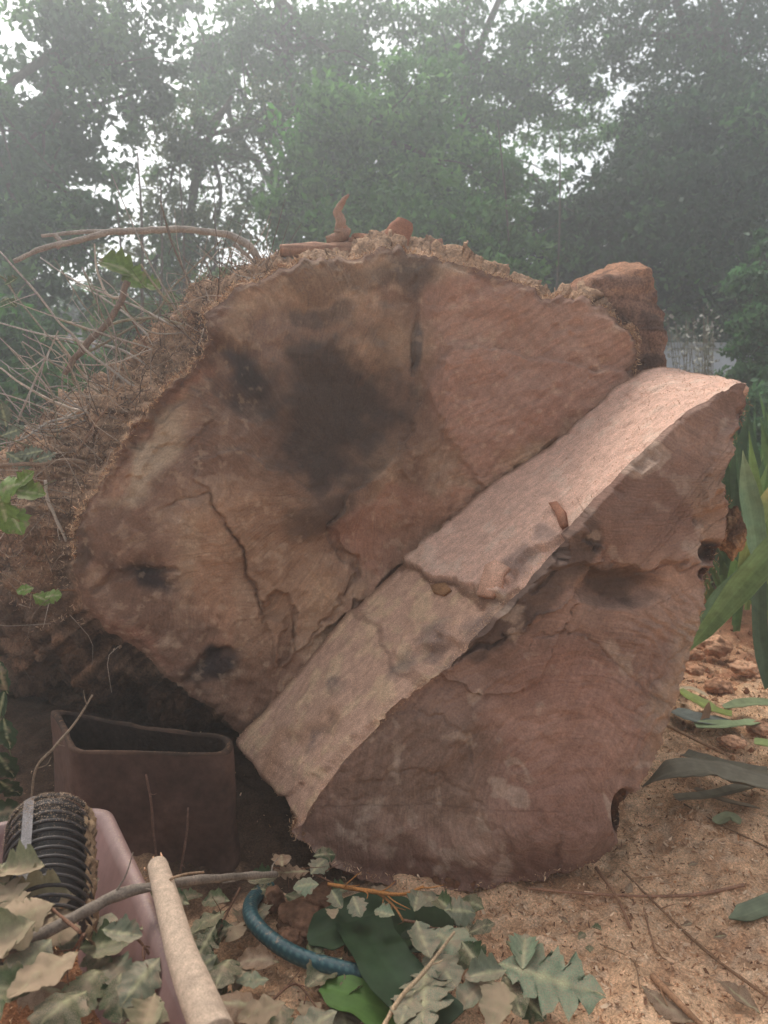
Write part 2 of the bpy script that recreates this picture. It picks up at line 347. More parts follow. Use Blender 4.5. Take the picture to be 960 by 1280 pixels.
def cT(x, y, h):
    wx = x+fb2(x, y, .018, 4, 21.)*36; wy = y+fb2(x, y, .018, 4, 22.)*36
    a = fb2(x, y, .012, 4, 23.); b = fb2(x, y, .05, 4, 24.)
    c = np.tile(S(150, 110, 84), x.shape+(1,))
    c = mixc(c, S(172, 132, 98), sm(a, 0, .4)); c = mixc(c, S(122, 84, 62), sm(-a, .02, .35)*.8); c = mixc(c, S(180, 146, 116), sm(b, .15, .45)*.35)
    c = mixc(c, S(172, 122, 98), sm(sdf(wx, wy, [(520,400),(545,520),(590,600),(800,470),(830,350),(640,330),(540,310)]), -10, 20)*.8)
    c = mixc(c, S(164, 108, 80), sm(sdf(wx, wy, [(412,655),(452,722),(372,812),(640,600),(560,600),(480,620)]), -6, 12)*.7)
    c = mixc(c, S(182, 152, 118), blob(wx, wy, 180, 560, 80, 34, -50)*.75)
    c = mixc(c, S(184, 152, 118), blob(wx, wy, 560, 345, 42, 26)*.6); c = mixc(c, S(176, 138, 100), blob(wx, wy, 330, 385, 90, 30, -25)*.5)
    c = mixc(c, S(140, 84, 58), blob(wx, wy, 150, 800, 80, 30, 30)*.8); c = mixc(c, S(156, 102, 70), blob(wx, wy, 270, 740, 22, 90)*.6); c = mixc(c, S(182, 132, 88), blob(wx, wy, 330, 700, 90, 120, 10)*.4); c = mixc(c, S(186, 140, 96), blob(wx, wy, 400, 345, 120, 30, -8)*.5)
    c = mixc(c, S(160, 104, 72), (1-sm(dline(wx, wy, [(110,640),(160,560),(245,470)]), 4, 16))*.7)
    c = mixc(c, S(104, 76, 60), blob(wx, wy, 400, 520, 140, 105, 10, .35)*.8)
    c = mixc(c, S(100, 76, 58), blob(wx, wy, 420, 350, 120, 26)*.6)
    c = mixc(c, S(70, 54, 46), sm(sdf(wx, wy, HOLE)+45*b, -30, 32)*.84)
    c = mixc(c, S(52, 44, 44), blob(wx, wy, 300, 470, 76, 30, 50, .3)*.9); c = mixc(c, S(70, 58, 52), blob(wx, wy, 392, 395, 30, 20)*.6)
    c = mixc(c, S(48, 40, 42), blob(wx, wy, 182, 722, 60, 22, 8, .3)*.92); c = mixc(c, S(50, 42, 44), blob(wx, wy, 262, 830, 48, 18, -30, .3)*.9)
    c = mixc(c, S(90, 76, 68), blob(wx, wy, 505, 350, 22, 40)*.45); c = mixc(c, S(70, 66, 68), blob(x, y, 521, 435, 7, 34, 5)*.7)
    c = mixc(c, S(60, 44, 36), blob(wx, wy, 400, 640, 40, 30)*.6)
    c = mixc(c, S(62, 46, 38), blob(wx, wy, 95, 700, 26, 50)*.7)
    rim = sdf(x, y, [(p[0], p[1]) for p in T]); c = mixc(c, S(112, 74, 52), (1-sm(rim+b*12, 4, 18))*.7)
    c = mixc(c, S(206, 170, 132), sm(fb2(x, y, .12, 3, 29.), .3, .5)*.25*(1-sm(sdf(wx, wy, HOLE), -50, -10)))
    r_ = np.hypot(x-1150, y-900); c = c*(1+.05*np.sin(r_*.66+fb2(x, y, .01, 2, 35.)*4)*sm(x, 480, 560))[..., None]
    return grade(c)
def flowT(x, y):   # fibre direction: radiates from the hollow, swirled
    dx, dy = x-430, y-560; sw = fb2(x, y, .005, 2, 41.)*1.6
    ang = np.arctan2(dy, dx)+sw*.6; rad = np.hypot(dx, dy)/300
    wv = fb2(x, y, .02, 3, 42.)*.045
    u = rad*1.2+wv; v = ang*.8+.10*fb2(x, y, .01, 3, 43.)+wv
    k = sm(x, 470, 560); u = u*(1-k)+(x*.0025+wv)*k*1.0; v = v*(1-k)+(y*.0033+x*.0016+wv)*k
    return np.stack([u, v], -1)
trunk = empty('felled_trunk', 'huge felled tree trunk with torn brown cut face and a dark rotten hollow', 'tree trunk', loc=tuple(P(470, 800, 2.9)*[1, 1, 0]))
faceT, rimT = face('cut_face', oT, (440, 610), TN, TC, 175, hT, cT, flowT)
# flank: lofted from the rim to a back outline, then drawn in to close
backY = 3.35
B1 = P(oT[:, 2], oT[:, 3], np.full(len(oT), backY))
midc = B1.mean(0)
B2 = midc+(B1-midc)*.93+np.array([-.12, 1.0, .02]); B3 = midc+(B1-midc)*.5+np.array([-.2, 1.25, 0]); B4 = midc+(B1-midc)*.02+np.array([-.2, 1.3, 0])
NS = 110; rings = []
for j in range(NS):
    t = j/(NS-1)
    if t < .72: q = t/.72; bulge = math.sin(q*math.pi)*.03; A = rimT*(1-q)+B1*q; A = A+(A-midc)*bulge
    else:
        q = (t-.72)/.28*3; k = min(int(q), 2); f = q-k; A = [B1, B2, B3][k]*(1-f)+[B2, B3, B4][k]*f
    rings.append(A)
V = np.array(rings)
du = np.roll(V, -1, 1)-np.roll(V, 1, 1); dv = np.gradient(V, axis=0); NN = np.cross(du, dv); NN /= np.linalg.norm(NN, axis=2)[..., None]+1e-9
if ((V-midc)*NN).sum() < 0: NN = -NN
tt = (np.arange(NS)/(NS-1))[:, None]
d = fbm(V, 3.5, 4)*.09+fbm(V*[1, .8, 1], 12, 4)*.08+fbm(V, 55, 3)*.02
d = d-.04*sm(np.abs(fbm(V*[1, .5, 1], 9, 3)), .08, 0)*sm(tt, .1, .3)
d = d*(.22+.78*sm(tt, 0, .10)); d[0] = (d[0]+np.roll(d[0], 1)+np.roll(d[0], -1))/3
kid('cut_face', faceT(NN[0]*d[0][:, None]), M_wood, trunk)
V = V+NN*d[..., None]
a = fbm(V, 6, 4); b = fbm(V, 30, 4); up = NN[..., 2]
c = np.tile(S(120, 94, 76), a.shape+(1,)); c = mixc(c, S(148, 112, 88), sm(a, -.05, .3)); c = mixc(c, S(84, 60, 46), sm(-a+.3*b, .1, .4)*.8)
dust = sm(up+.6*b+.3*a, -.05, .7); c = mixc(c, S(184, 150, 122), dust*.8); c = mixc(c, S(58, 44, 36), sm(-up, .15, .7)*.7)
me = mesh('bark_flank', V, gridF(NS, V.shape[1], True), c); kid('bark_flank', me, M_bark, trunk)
flankV, flankN, flankC = V, NN, c

# ---- slab
SN = unit([.06, -1, .13]); SC = float(np.array([0, 1.93, 0])@SN)
# front px, back kind: 1 = on the trunk face, 0 = straight back ; back px
Sl = [(930,487,872,478),(900,500,845,471),(868,520,818,467),(842,542,800,470),(790,590,772,488),(740,640,690,560),(690,690,620,607),(650,735,560,655),(615,770,520,690),(560,832,440,762),(500,882,375,835),(440,942,330,893),(405,985,308,912),(377,1030,300,922)]
Slow = [(362,1040),(395,1068),(430,1088),(480,1103),(520,1110),(575,1118),(600,1113),(650,1103),(700,1090),(745,1076),(772,1055),(776,1020),(780,1000),(795,990),(822,925),(846,850),(870,782),(886,722),(897,690),(908,645),(902,592),(922,540),(934,510)]
rows = [(a, b, c_, d_, 1) for a, b, c_, d_ in Sl]+[(a, b, a, b, 0) for a, b in Slow]
oS, nS, dS, sS = loop_pts(rows, 900, 7, 3.)
topm = oS[:, 4] > .5
amp = np.where(topm, .22, 1.)
K = 21; amp = np.convolve(np.concatenate([amp[-K:], amp, amp[:K]]), np.ones(K)/K, 'same')[K:-K]
oS[:, :2] += nS*(dS*amp)[:, None]
def hS(x, y):
    ux = x+fb2(x, y, .04, 4, 53.)*18; uy = y+fb2(x, y, .04, 4, 54.)*18
    h = fb2(x, y, .006, 3, 55.)*.06 + fb2(x, y, .022, 4, 56.)*.015 + fb2(x, y, .09, 4, 57.)*.004
    up_ = [(940,470),(905,590),(872,640),(872,706),(830,712),(790,705),(740,712),(700,700),(660,730),(600,790),(540,840),(520,850),(620,760),(700,680),(800,580),(870,510)]
    h = h + .032*sm(sdf(ux, uy, up_), -3, 6)
    h = h + .03*sm(sdf(ux, uy, [(605,772),(650,725),(695,690),(722,662),(745,690),(728,735),(690,758),(640,790),(590,812),(560,838),(545,842)]), -1.5, 3)
    h = h + .022*sm(sdf(ux, uy, [(530,850),(600,815),(680,760),(720,740),(700,800),(680,830),(660,865),(620,876),(590,868),(560,850)]), -1.5, 3)
    h = h + .025*sm(sdf(ux, uy, [(870,640),(905,640),(912,600),(930,520),(880,570)]), -2, 4)
    h = h - .05*blob(x, y, 770, 735, 50, 22) - .09*blob(x, y, 778, 1015, 16, 30, 0) - .07*blob(x, y, 886, 690, 22, 14) - .05*blob(x, y, 880, 716, 12, 8)
    h = h + .03*blob(ux, uy, 500, 930, 120, 60, -30, .3)+.03*blob(ux, uy, 860, 830, 40, 120, 25, .3)
    for ln, wd, dp in (([(470,905),(520,880),(570,905),(592,960)], 5, .014), ([(660,800),(740,790),(790,850),(835,880)], 4, .014), ([(812,850),(840,815),(868,770)], 3, .012), ([(690,710),(640,752),(610,772)], 4, .018), ([(700,1045),(698,1080)], 4, .02), ([(440,1000),(520,960),(600,1000),(640,1060)], 5, .012), ([(760,700),(820,714),(872,706)], 5, .02)):
        h = h - dp*.5*(1-sm(dline(ux, uy, ln), 0, wd))
    # curved torn ridges
    r = np.hypot(ux-700, (uy-1010)*1.1); h = h + .003*np.sin(r*.16+fb2(x, y, .01, 3, 58.)*9)*sm(y, 760, 840)
    r = np.hypot(ux-700, uy-860); h = h + .005*np.sin(r*.33+fb2(x, y, .012, 3, 59.)*7)*sm(x, 760, 820)*sm(y, 720, 770)
    return h
def cS(x, y, h):
    wx = x+fb2(x, y, .018, 4, 61.)*36; wy = y+fb2(x, y, .018, 4, 62.)*36
    a = fb2(x, y, .012, 4, 63.); b = fb2(x, y, .05, 4, 64.)
    c = np.tile(S(156, 114, 92), x.shape+(1,)); c = mixc(c, S(134, 94, 74), sm(a, .0, .4)); c = mixc(c, S(176, 134, 108), sm(-a, .05, .4)*.7)
    c = mixc(c, S(128, 86, 66), blob(wx, wy, 780, 640, 120, 66, -30)*.7); c = mixc(c, S(86, 66, 56), sm(sdf(wx, wy, [(600,775),(655,722),(700,668),(735,640),(750,672),(728,735),(690,765),(640,800),(560,850),(540,846)]), -8, 8)*.8)
    c = mixc(c, S(80, 58, 46), blob(wx, wy, 768, 735, 44, 22)*.8); c = mixc(c, S(178, 142, 108), blob(wx, wy, 855, 830, 36, 120, 25)*.6)  # dark brown blob paints the shade under the upper block's ledge
    c = mixc(c, S(118, 88, 68), blob(wx, wy, 540, 960, 120, 80)*.6); c = mixc(c, S(118, 76, 60), blob(wx, wy, 640, 1095, 220, 26, -4)*.75)
    c = mixc(c, S(166, 112, 90), blob(wx, wy, 700, 930, 90, 130, 10)*.6); c = mixc(c, S(186, 156, 130), sm(fb2(wx, wy, .03, 4, 66.), .22, .45)*.5)
    c = mixc(c, S(48, 36, 30), blob(x, y, 778, 1015, 12, 26)*.8+blob(x, y, 886, 690, 20, 12)*.7)
    c = mixc(c, S(170, 130, 96), blob(wx, wy, 885, 640, 26, 50)*.5)
    r_ = np.hypot(x-250, y-620); c = c*(1+.05*np.sin(r_*.62+fb2(x, y, .01, 2, 67.)*4)*sm(fb2(x, y, .008, 3, 68.), -.25, .2))[..., None]
    return grade(c, .32, 1.12)
def flowS(x, y):
    wv = fb2(x, y, .012, 3, 72.)*.10
    dx, dy = x-700, y-1010; ang = np.arctan2(dy, dx); rad = np.hypot(dx, dy)/300+wv
    u1, v1 = ang*.6+wv, rad*.9
    k = sm(y+.3*(x-700), 620, 780); u0 = (x+y*.6)*.0025+wv; v0 = (y-x*.6)*.003+wv
    return np.stack([u0*(1-k)+u1*k, v0*(1-k)+v1*k], -1)
slab = empty('sawn_slab', 'thick wedge of sawn trunk leaning against the big cut face, sawdust on its pale upper side', 'tree trunk', loc=tuple(P(600, 1100, 2.15)*[1, 1, 0]))
faceS, rimS = face('cut_face', oS, (680, 830), SN, SC, 175, hS, cS, flowS, .025, .003)
BT = onplane(oS[:, 2], oS[:, 3], TN, TC)+TN*.035
BD = rimS+np.array([-.02, .46, .0]); BD[:, 2] = np.maximum(BD[:, 2]+.03, .02)
wt = np.convolve(np.concatenate([topm[-9:], topm, topm[:9]]).astype(float), np.ones(9)/9, 'same')[9:-9][:, None]
BK = BD*(1-wt)+BT*wt
NS = 105; tt = np.linspace(0, 1, NS)
V = rimS[None]*(1-tt[:, None, None])+BK[None]*tt[:, None, None]
cen = V.mean((0, 1))
du = np.roll(V, -1, 1)-np.roll(V, 1, 1); dv = np.gradient(V, axis=0); NN = np.cross(du, dv); NN /= np.linalg.norm(NN, axis=2)[..., None]+1e-9
if ((V-cen)*NN).sum() < 0: NN = -NN
px, py = proj(V); tr = wt[None, :, 0]
ux = px+fb2(px, py, .05, 4, 81.)*14; uy = py+fb2(px, py, .05, 4, 82.)*14
ft = .016*fbm(V, 4, 3)+.006*fbm(V, 18, 4)
ft = ft+.026*sm(sdf(ux, uy, [(506,708),(560,722),(600,745),(625,745),(660,700),(760,640),(960,460),(780,440),(620,600)]), -1, 2)
ft = ft+.014*sm(sdf(ux, uy, [(440,762),(470,770),(500,835),(540,850),(420,960),(330,1000),(290,920),(370,830)]), -2, 3)
ft = ft-.02*blob(ux, uy, 555, 815, 30, 14, -20)+.02*blob(ux, uy, 530, 800, 36, 16, -30)-.012*blob(ux, uy, 380, 950, 22, 60, 40)
ft = ft-.006*(1-sm(dline(ux, uy, [(700,515),(860,497),(920,492)]), 0, 3))-.006*(1-sm(dline(ux, uy, [(640,530),(720,545),(800,535)]), 0, 3))
fsd = .06*fbm(V, 5, 4)+.03*fbm(V, 22, 4)
fd = .3+.7*sm(tt, 0, .06)[:, None]; dd_ = ft*tr+fsd*(1-tr)*fd
kid('cut_face', faceS(NN[0]*dd_[0][:, None]), M_wood, slab)
V = V+NN*dd_[..., None]
a = fbm(V, 4, 4); b = fbm(V, 18, 4); gg = fbm(V, 70, 3)
ct = np.tile(S(206, 168, 148), a.shape+(1,)); ct = mixc(ct, S(184, 152, 130), sm(a+.3*b, 0, .4)*.7); ct = mixc(ct, S(212, 186, 166), sm(b, .1, .4)*.5)
low = sm(sdf(ux, uy, [(506,708),(560,722),(600,745),(640,740),(700,760),(400,1100),(250,930),(440,740)]), -3, 6)
ct = mixc(ct, S(180, 144, 120), low*.7); ct = mixc(ct, S(206, 176, 140), low*sm(b, 0, .35)*.5)
ct = mixc(ct, S(112, 80, 62), (1-sm(dline(ux, uy, [(506,710),(560,727),(600,751),(628,752),(650,735)]), 1.5, 8))*.85); ct = mixc(ct, S(126, 94, 76), (1-sm(dline(ux, uy, [(440,764),(470,778),(500,842),(535,856)]), 1, 5))*.6)
for q in ((655,700,34,13,-45),(688,672,16,12,0),(560,830,24,12,-40),(545,800,40,14,-60),(600,775,50,12,-40),(425,860,14,16,0),(400,920,34,9,-50),(505,835,26,10,-50)):
    ct = mixc(ct, S(104, 92, 88), blob(ux, uy, *q, .2)*.6)
ct = mixc(ct, S(150, 112, 84), (1-sm(dline(ux, uy, [(330,985),(350,930),(420,900)]), 0, 22))*.5)
ct = mixc(ct, S(118, 84, 64), sm(tt, .94, 1.)[:, None]*.8+0*a)
cs = np.tile(S(120, 84, 64), a.shape+(1,)); cs = mixc(cs, S(84, 62, 50), sm(a, 0, .4)); cs = mixc(cs, S(160, 122, 92), sm(b, .1, .4)*.5)
c = ct*tr[..., None]+cs*(1-tr[..., None])
uvg = np.stack([np.broadcast_to(sS[None]*5, a.shape), np.broadcast_to(tt[:, None]*.5, a.shape)], -1)
NN_ = len(topm); kE = int(np.argmin(topm)) if topm[0] else int(np.argmin(topm[5:])+5); jS = NN_-int(np.argmin(topm[::-1])) if topm[-1] else NN_
sel = np.arange(jS-NN_-(0 if jS < NN_ else 0), kE+1) % NN_
me = mesh('sawn_top', V[:, sel], gridF(NS, len(sel)), c[:, sel], uvg[:, sel]); kid('sawn_top', me, M_sawn, slab, 'pale sawn upper side dusted with sawdust')
topV, topN = V[:, sel], NN[:, sel]
sel = np.arange(kE, jS+1) % NN_
Vb = V[:, sel]; bc = Vb[-1].mean(0); ext = [Vb[-1]*(1-f)+bc*f for f in (.3, .7, .999)]; Vb = np.concatenate([Vb, np.array(ext)]); cb = np.concatenate([c[:, sel]]+[c[-1:, sel]]*3)
me = mesh('bark_side', Vb, gridF(len(Vb), len(sel)), cb); kid('bark_side', me, M_bark, slab)
# lifted flake on the upper side
def shard(px, py, Yd, th=.012, col=S(200, 156, 128), bend=.01):
    p = P(np.array(px, float), np.array(py, float), np.array(Yd, float)); n = len(p); cc = p.mean(0)
    off = unit(np.cross(p[1]-p[0], p[2]-p[0])); off = off if off[1] < 0 else -off
    top = p+off*th; k = np.arange(n); k2 = (k+1) % n
    V = np.vstack([top, p, cc+off*(th+bend), cc]); F3 = [np.stack([k, k2, np.full(n, 2*n)], -1), np.stack([k2+n, k+n, np.full(n, 2*n+1)], -1)]
    F4 = np.stack([k, k+n, k2+n, k2], -1)
    return mesh('shard', V, [F4, np.vstack(F3)], col)
def toppt(pxs, pys, lift=.0):
    X_, Y_ = proj(topV.reshape(-1, 3)); out = []; fl = topV.reshape(-1, 3); fn = topN.reshape(-1, 3)
    for a_, b_ in zip(pxs, pys):
        k = np.argmin((X_-a_)**2+(Y_-b_)**2); out.append(fl[k]+fn[k]*lift)
    return np.array(out)
def flake_on_top(pxs, pys, lift, th, col):
    p = toppt(pxs, pys, .002); q = toppt(pxs, pys, lift); n = len(p); k = np.arange(n); k2 = (k+1) % n
    V = np.vstack([q, p, q.mean(0)+[0, 0, th], p.mean(0)]); return mesh('wood_flake', V, [np.stack([k, k+n, k2+n, k2], -1), np.vstack([np.stack([k, k2, np.full(n, 2*n)], -1), np.stack([k2+n, k+n, np.full(n, 2*n+1)], -1)])], col)
kid('wood_flake', flake_on_top([610,622,640,632,628,618,600,604], [712,706,712,722,738,750,748,735], .02, .006, S(206,162,138)), M_sawn, slab, 'pinkish torn flake lifted from the upper side')
kid('wood_flake', flake_on_top([690,700,708,712,704,698], [634,632,642,660,662,648], .018, .004, S(150,104,82)), M_sawn, slab)
kid('wood_flake', flake_on_top([540,560,566,556,544], [733,730,738,745,742], .012, .003, S(150,112,80)), M_sawn, slab)
# ragged bark chunk on the right edge of the slab
def rock(ctr, rad, seed, ns=40, amp=.35, freq=2.2, col=(S(120,80,60), S(160,110,82)), shape=None, facet=0.):
    u = np.linspace(0, 1, ns); th = np.linspace(0, 2*math.pi, ns*2, endpoint=False)
    ph = u*math.pi; D = np.stack([np.sin(ph)[:, None]*np.cos(th), np.sin(ph)[:, None]*np.sin(th), np.cos(ph)[:, None]*np.ones_like(th)], -1)
    r = 1+fbm(D+seed, freq, 4)*amp+fbm(D+seed, freq*5, 3)*amp*.2
    if facet: r = r-facet*np.maximum(0, np.abs(fbm(D+seed*2, 1.6, 2))-.1)
    V = D*r[..., None]*np.asarray(rad)+np.asarray(ctr)
    if shape is not None: V = shape(V)
    a_ = fbm(V, 9, 4); c_ = mixc(np.tile(col[0], a_.shape+(1,)), col[1], sm(a_, -.15, .25))
    c_ = mixc(c_, col[0]*.6, sm(fbm(V, 25, 3), .15, .4)*.6)
    return V, gridF(ns, ns*2, True), c_
V, F, c = rock(P(912, 665, 2.22), (.04, .07, .07), 3.3, 36, .5, 2.5, (S(110,80,62), S(176,138,104))); kid('bark_chunk', mesh('bark_chunk', V, F, c), M_bark, slab, 'ragged bark chunk on the right edge')

# ---- weathered log end (right, behind) : knobbly upright block
Lg = [(700,470),(703,420),(712,370),(716,352),(735,343),(760,336),(780,329),(796,336),(806,362),(812,380),(821,392),(822,420),(820,468),(815,490),(760,500)]
oL, nL, dL, sL = loop_pts(Lg, 260, 5, 9.); oL = oL+nL*dL[:, None]
LY = 3.15; ctr = np.array([765, 420.]); NR = 70; rows_ = []
for j in range(NR):
    t = j/(NR-1); ph = t*math.pi; rr = math.sin(ph)**.42; px = ctr[0]+(oL[:, 0]-ctr[0])*rr; py = ctr[1]+(oL[:, 1]-ctr[1])*rr
    rows_.append(P(px, py, np.full(len(oL), LY))+np.array([0, -.30*math.cos(ph), 0]))
V = np.array(rows_); cv = V.mean((0, 1)); Dn = V-cv; Dn /= np.linalg.norm(Dn, axis=2)[..., None]
fl = fbm(V*[1.0, 1., 2.4], 5, 4); V = V+Dn*(fl*.02+fbm(V, 4, 3)*.05+np.abs(fbm(V*[.8, .8, 1.3], 5, 3))*-.03+fbm(V*[.4,.4,1.6], 16, 4)*.022)[..., None]
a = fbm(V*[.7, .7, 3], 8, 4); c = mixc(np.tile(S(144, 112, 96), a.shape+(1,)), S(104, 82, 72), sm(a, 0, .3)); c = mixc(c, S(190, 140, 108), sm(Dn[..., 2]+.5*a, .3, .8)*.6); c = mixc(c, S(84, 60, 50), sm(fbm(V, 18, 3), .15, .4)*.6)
link('log_end', mesh('log_end', V, gridF(NR, len(oL), True), c), M_bark, label='red-brown rounded log end standing behind the right shoulder of the trunk', cat='log')

# ---- split log lying on top behind, with splinter and stub
tl = empty('split_log', 'orange-brown split log lying behind the top of the trunk, with an upright splinter', 'log', loc=tuple(P(430, 330, 3.0)))
def taper_log(name, p0, p1, r, cols, flat=.7, par=None, seg=70, n=90):
    p0, p1 = np.asarray(p0), np.asarray(p1); pts = np.linspace(0, 1, n)[:, None]*(p1-p0)+p0
    V, F, F3 = tube(pts, r, seg=seg); V = np.asarray(V); ax = unit(p1-p0); q = V[:n*seg]-np.repeat(pts, seg, 0); V[:n*seg] = np.repeat(pts, seg, 0)+q*np.array([1, 1, flat])
    V = V+unit(np.array([0, 0, 1.]))*(fbm(V*[.4, 1, 2], 8, 4)*.03)[:, None]
    a_ = fbm(V*[.3, 1, 3], 14, 4); c_ = mixc(np.tile(cols[0], a_.shape+(1,)), cols[1], sm(a_, -.1, .3))
    return mesh(name, V, [F, F3], c_)
kid('log_body', taper_log('log_body', P(350, 314, 2.95), P(550, 316, 3.05), [.035, .055, .06, .06, .06, .06], (S(174,134,110), S(142,104,84)), .62), M_sawn, tl)
b = Bag(); pts = P(np.array([408,420,427,425,423,428,436.]), np.array([301,299,292,275,262,252,243.]), np.full(7, 2.98))
V, F, F3 = tube(pts, [.012, .022, .03, .02, .014, .010, .003], seg=12, n=50, rough=.9, nscale=45); b.add(V, F, S(168,132,110)); b.F3.append(F3)
add_tube(b, P(np.array([426,432.]), np.array([283,284.]), np.array([2.98, 2.95])), [.006, .002], S(190,130,90), seg=6)
kid('splinter', b.build('splinter'), M_sawn, tl, 'upright curved splinter of torn wood')
V, F, F3 = tube(P(np.array([490,496,503,506.]), np.array([312,296,284,276.]), np.full(4, 2.9)), [.055, .048, .042, .030], seg=24, n=30, rough=.3, nscale=15)
kid('stub', mesh('stub', V, [F, F3], S(158,108,84)), M_sawn, tl, 'short rounded stub')
V, F, c = rock(P(452, 300, 2.98), (.05, .05, .022), 7.1, 24, .5, 2.5, (S(150,104,80), S(170,124,96))); kid('knot', mesh('knot', V, F, c), M_sawn, tl)

# ================================================================== TWIG LITTER AND SHAVINGS ON THE TRUNK
fv = flankV[3:70].reshape(-1, 3); fn = flankN[3:70].reshape(-1, 3); fpx, fpy = proj(fv)
vis = np.where((fpx < 350) & (fpx > -60) & (fn[:, 2] > -.15) & (fn[:, 1] < .6))[0]
n = 16000; k = rng.choice(vis, n); pos = fv[k]+fn[k]*rng.uniform(0, .02, n)[:, None]+rng.normal(size=(n, 3))*.004
me = flakes('bark_litter', pos, rng.uniform(.005, .018, n), pick([S(196,162,132), S(160,124,98), S(122,96,78), S(210,178,148), S(96,76,62)], n), M_shav, flat=1., aspect=5)
link('bark_litter', me, M_shav, label='shredded bark and sawdust caught on the left flank of the trunk', kind='stuff')
b = Bag()
for i in range(380):
    k = rng.choice(vis); p = fv[k]; nn = fn[k]; dr = unit(rng.normal(size=3)+[0, 0, .2]+nn*.4); L_ = rng.uniform(.06, .28)
    q = [p+nn*.008, p+nn*.03+dr*L_*.5+rng.normal(size=3)*.02, p+nn*.02+dr*L_+rng.normal(size=3)*.03]
    cc = [S(156,138,122), S(124,104,88), S(186,166,148), S(92,74,62)][rng.integers(4)]
    add_tube(b, q, [.0018, .0013, .0007], cc, seg=4, n=6, cap=False)
link('twig_litter', b.build('twig_litter'), M_twig, label='tangle of fine dead twigs matted on the left flank of the trunk', kind='stuff')
# fuzzy fringe along the trunk rim and slab rim
def fringe(rim, nrm, n, size, sel=None):
    ks = rng.choice(np.arange(len(rim)) if sel is None else sel, n); pos = rim[ks]+rng.normal(size=(n, 3))*.006+np.asarray(nrm)*rng.uniform(-.05, .012, n)[:, None]+[0, 0, .004]
    return pos, rng.uniform(*size, n)
selT = np.where((oT[:, 1] < 700) & ~((oT[:, 0] > 690) & (oT[:, 1] > 500)))[0]
p1, s1 = fringe(rimT, TN, 8000, (.004, .018), selT); selS = np.where((~topm))[0]; p2, s2 = fringe(rimS, SN, 3000, (.003, .014), selS); p3, s3 = fringe(rimS, SN*.2, 1800, (.002, .008), np.where(topm)[0])
pos = np.vstack([p1, p2, p3]); sz = np.concatenate([s1, s2, s3])
link('rim_fibres', flakes('rim_fibres', pos, sz, pick([S(196,156,120), S(150,108,80), S(220,186,150)], len(pos)), M_shav, flat=1, aspect=6), M_shav, label='frayed fibres and dust along the sawn rims', kind='stuff')
tv = topV.reshape(-1, 3); tn = topN.reshape(-1, 3); k = rng.choice(len(tv), 7000)
link('sawdust_grains', flakes('sawdust_grains', tv[k]+tn[k]*.002, rng.uniform(.0015, .005, 7000), pick([S(216,178,150), S(204,162,132), S(196,156,128)], 7000, .08), M_shav, aspect=2), M_shav, label='sawdust grains lying on the upper side of the slab', kind='stuff')

# ================================================================== BRANCHES AND TWIGS (left)
def shoots(b, pts, r0, n, L, col, depth=1):
    """side shoots along a path"""
    pts = np.asarray(pts)
    for i in range(n):
        k = rng.integers(int(len(pts)*.15), len(pts)-1); t = unit(pts[min(k+1, len(pts)-1)]-pts[k-1]); dr = unit(t*.8+rng.normal(size=3)*.7); l = L*rng.uniform(.4, 1.2)
        q = cr([pts[k], pts[k]+dr*l*.5+rng.normal(size=3)*l*.06, pts[k]+dr*l+rng.normal(size=3)*l*.12], 8)
        add_tube(b, q, [min(r0*.5, .0024), min(r0*.2, .001)], col, seg=5)
        if depth > 0 and rng.random() < .4: shoots(b, q, r0*.5, 1, L*.5, col, depth-1)
def shoot_kids(e, pts, r0, n, L, col):
    for _ in range(n):
        b = Bag(); shoots(b, pts, r0, 1, L, col, 0); kid('side_shoot', b.build('side_shoot'), M_twig, e)
def branch(name, px, py, Yd, r, col, label, cat='twig', group=None, n=40, seg=9, side=0, L=.1, extra=(), mat=None, rough=.25, leaves=()):
    base = P(px[-1], py[-1], Yd[-1] if np.ndim(Yd) else Yd)
    Yv = np.interp(np.linspace(0, 1, len(px)), np.linspace(0, 1, len(np.atleast_1d(Yd))), np.atleast_1d(Yd))
    pts = cr(P(np.array(px, float), np.array(py, float), Yv), n)
    e = empty(name, label, cat, group, tuple(base)); b = Bag(); col = np.asarray(col)
    pts = pts+np.stack([fbm(pts+k*5, 14, 2) for k in range(3)], -1)*r if np.isscalar(r) else pts+np.stack([fbm(pts+k*5, 14, 2) for k in range(3)], -1)*r[0]
    add_tube(b, pts, r, col, seg=seg, rough=rough, nscale=60)
    # bud nodes
    r0 = r if np.isscalar(r) else max(r)
    kid('stem', b.build('stem'), mat or M_twig, e)
    if side:
        shoot_kids(e, pts, r0, side, L, col*.95)
    for (qx, qy, qY, qr) in extra:
        b = Bag(); qp = P(np.array(qx, float), np.array(qy, float), np.full(len(qx), qY)); add_tube(b, qp, qr, col, seg=8, n=24, rough=.25, nscale=60); kid('side_branch', b.build('side_branch'), mat or M_twig, e)
    return e, pts
GR = S(166, 156, 146); BR = S(120, 88, 70); PALE = S(188, 174, 160); GREEN = S(120, 118, 86)
branch('arched_branch', [18,60,110,160,220,270,298,318,336], [325,309,297,289,286,290,299,316,340], [2.75, 2.9, 2.95], [.008, .0105, .012, .0125, .013, .015, .014], S(164,150,138), 'long arched grey-brown branch springing from the upper left rim of the trunk', 'branch', n=90, seg=12, rough=.3,
       extra=(([52,90,125,150], [295,291,289,290], 2.86, [.006, .008, .005]), ([70,76,68], [309,303,293], 2.84, [.012, .010, .008]), ([292,312,326], [305,322,340], 2.93, [.008, .007, .006])))
branch('snapped_stick', [158,152,135,112,95,80], [350,378,402,428,446,468], 2.75, [.012, .011, .012, .010], S(128, 108, 94), 'brown snapped stick leaning among the grey twigs left of the trunk', 'stick', n=50, seg=10, side=3, L=.12)
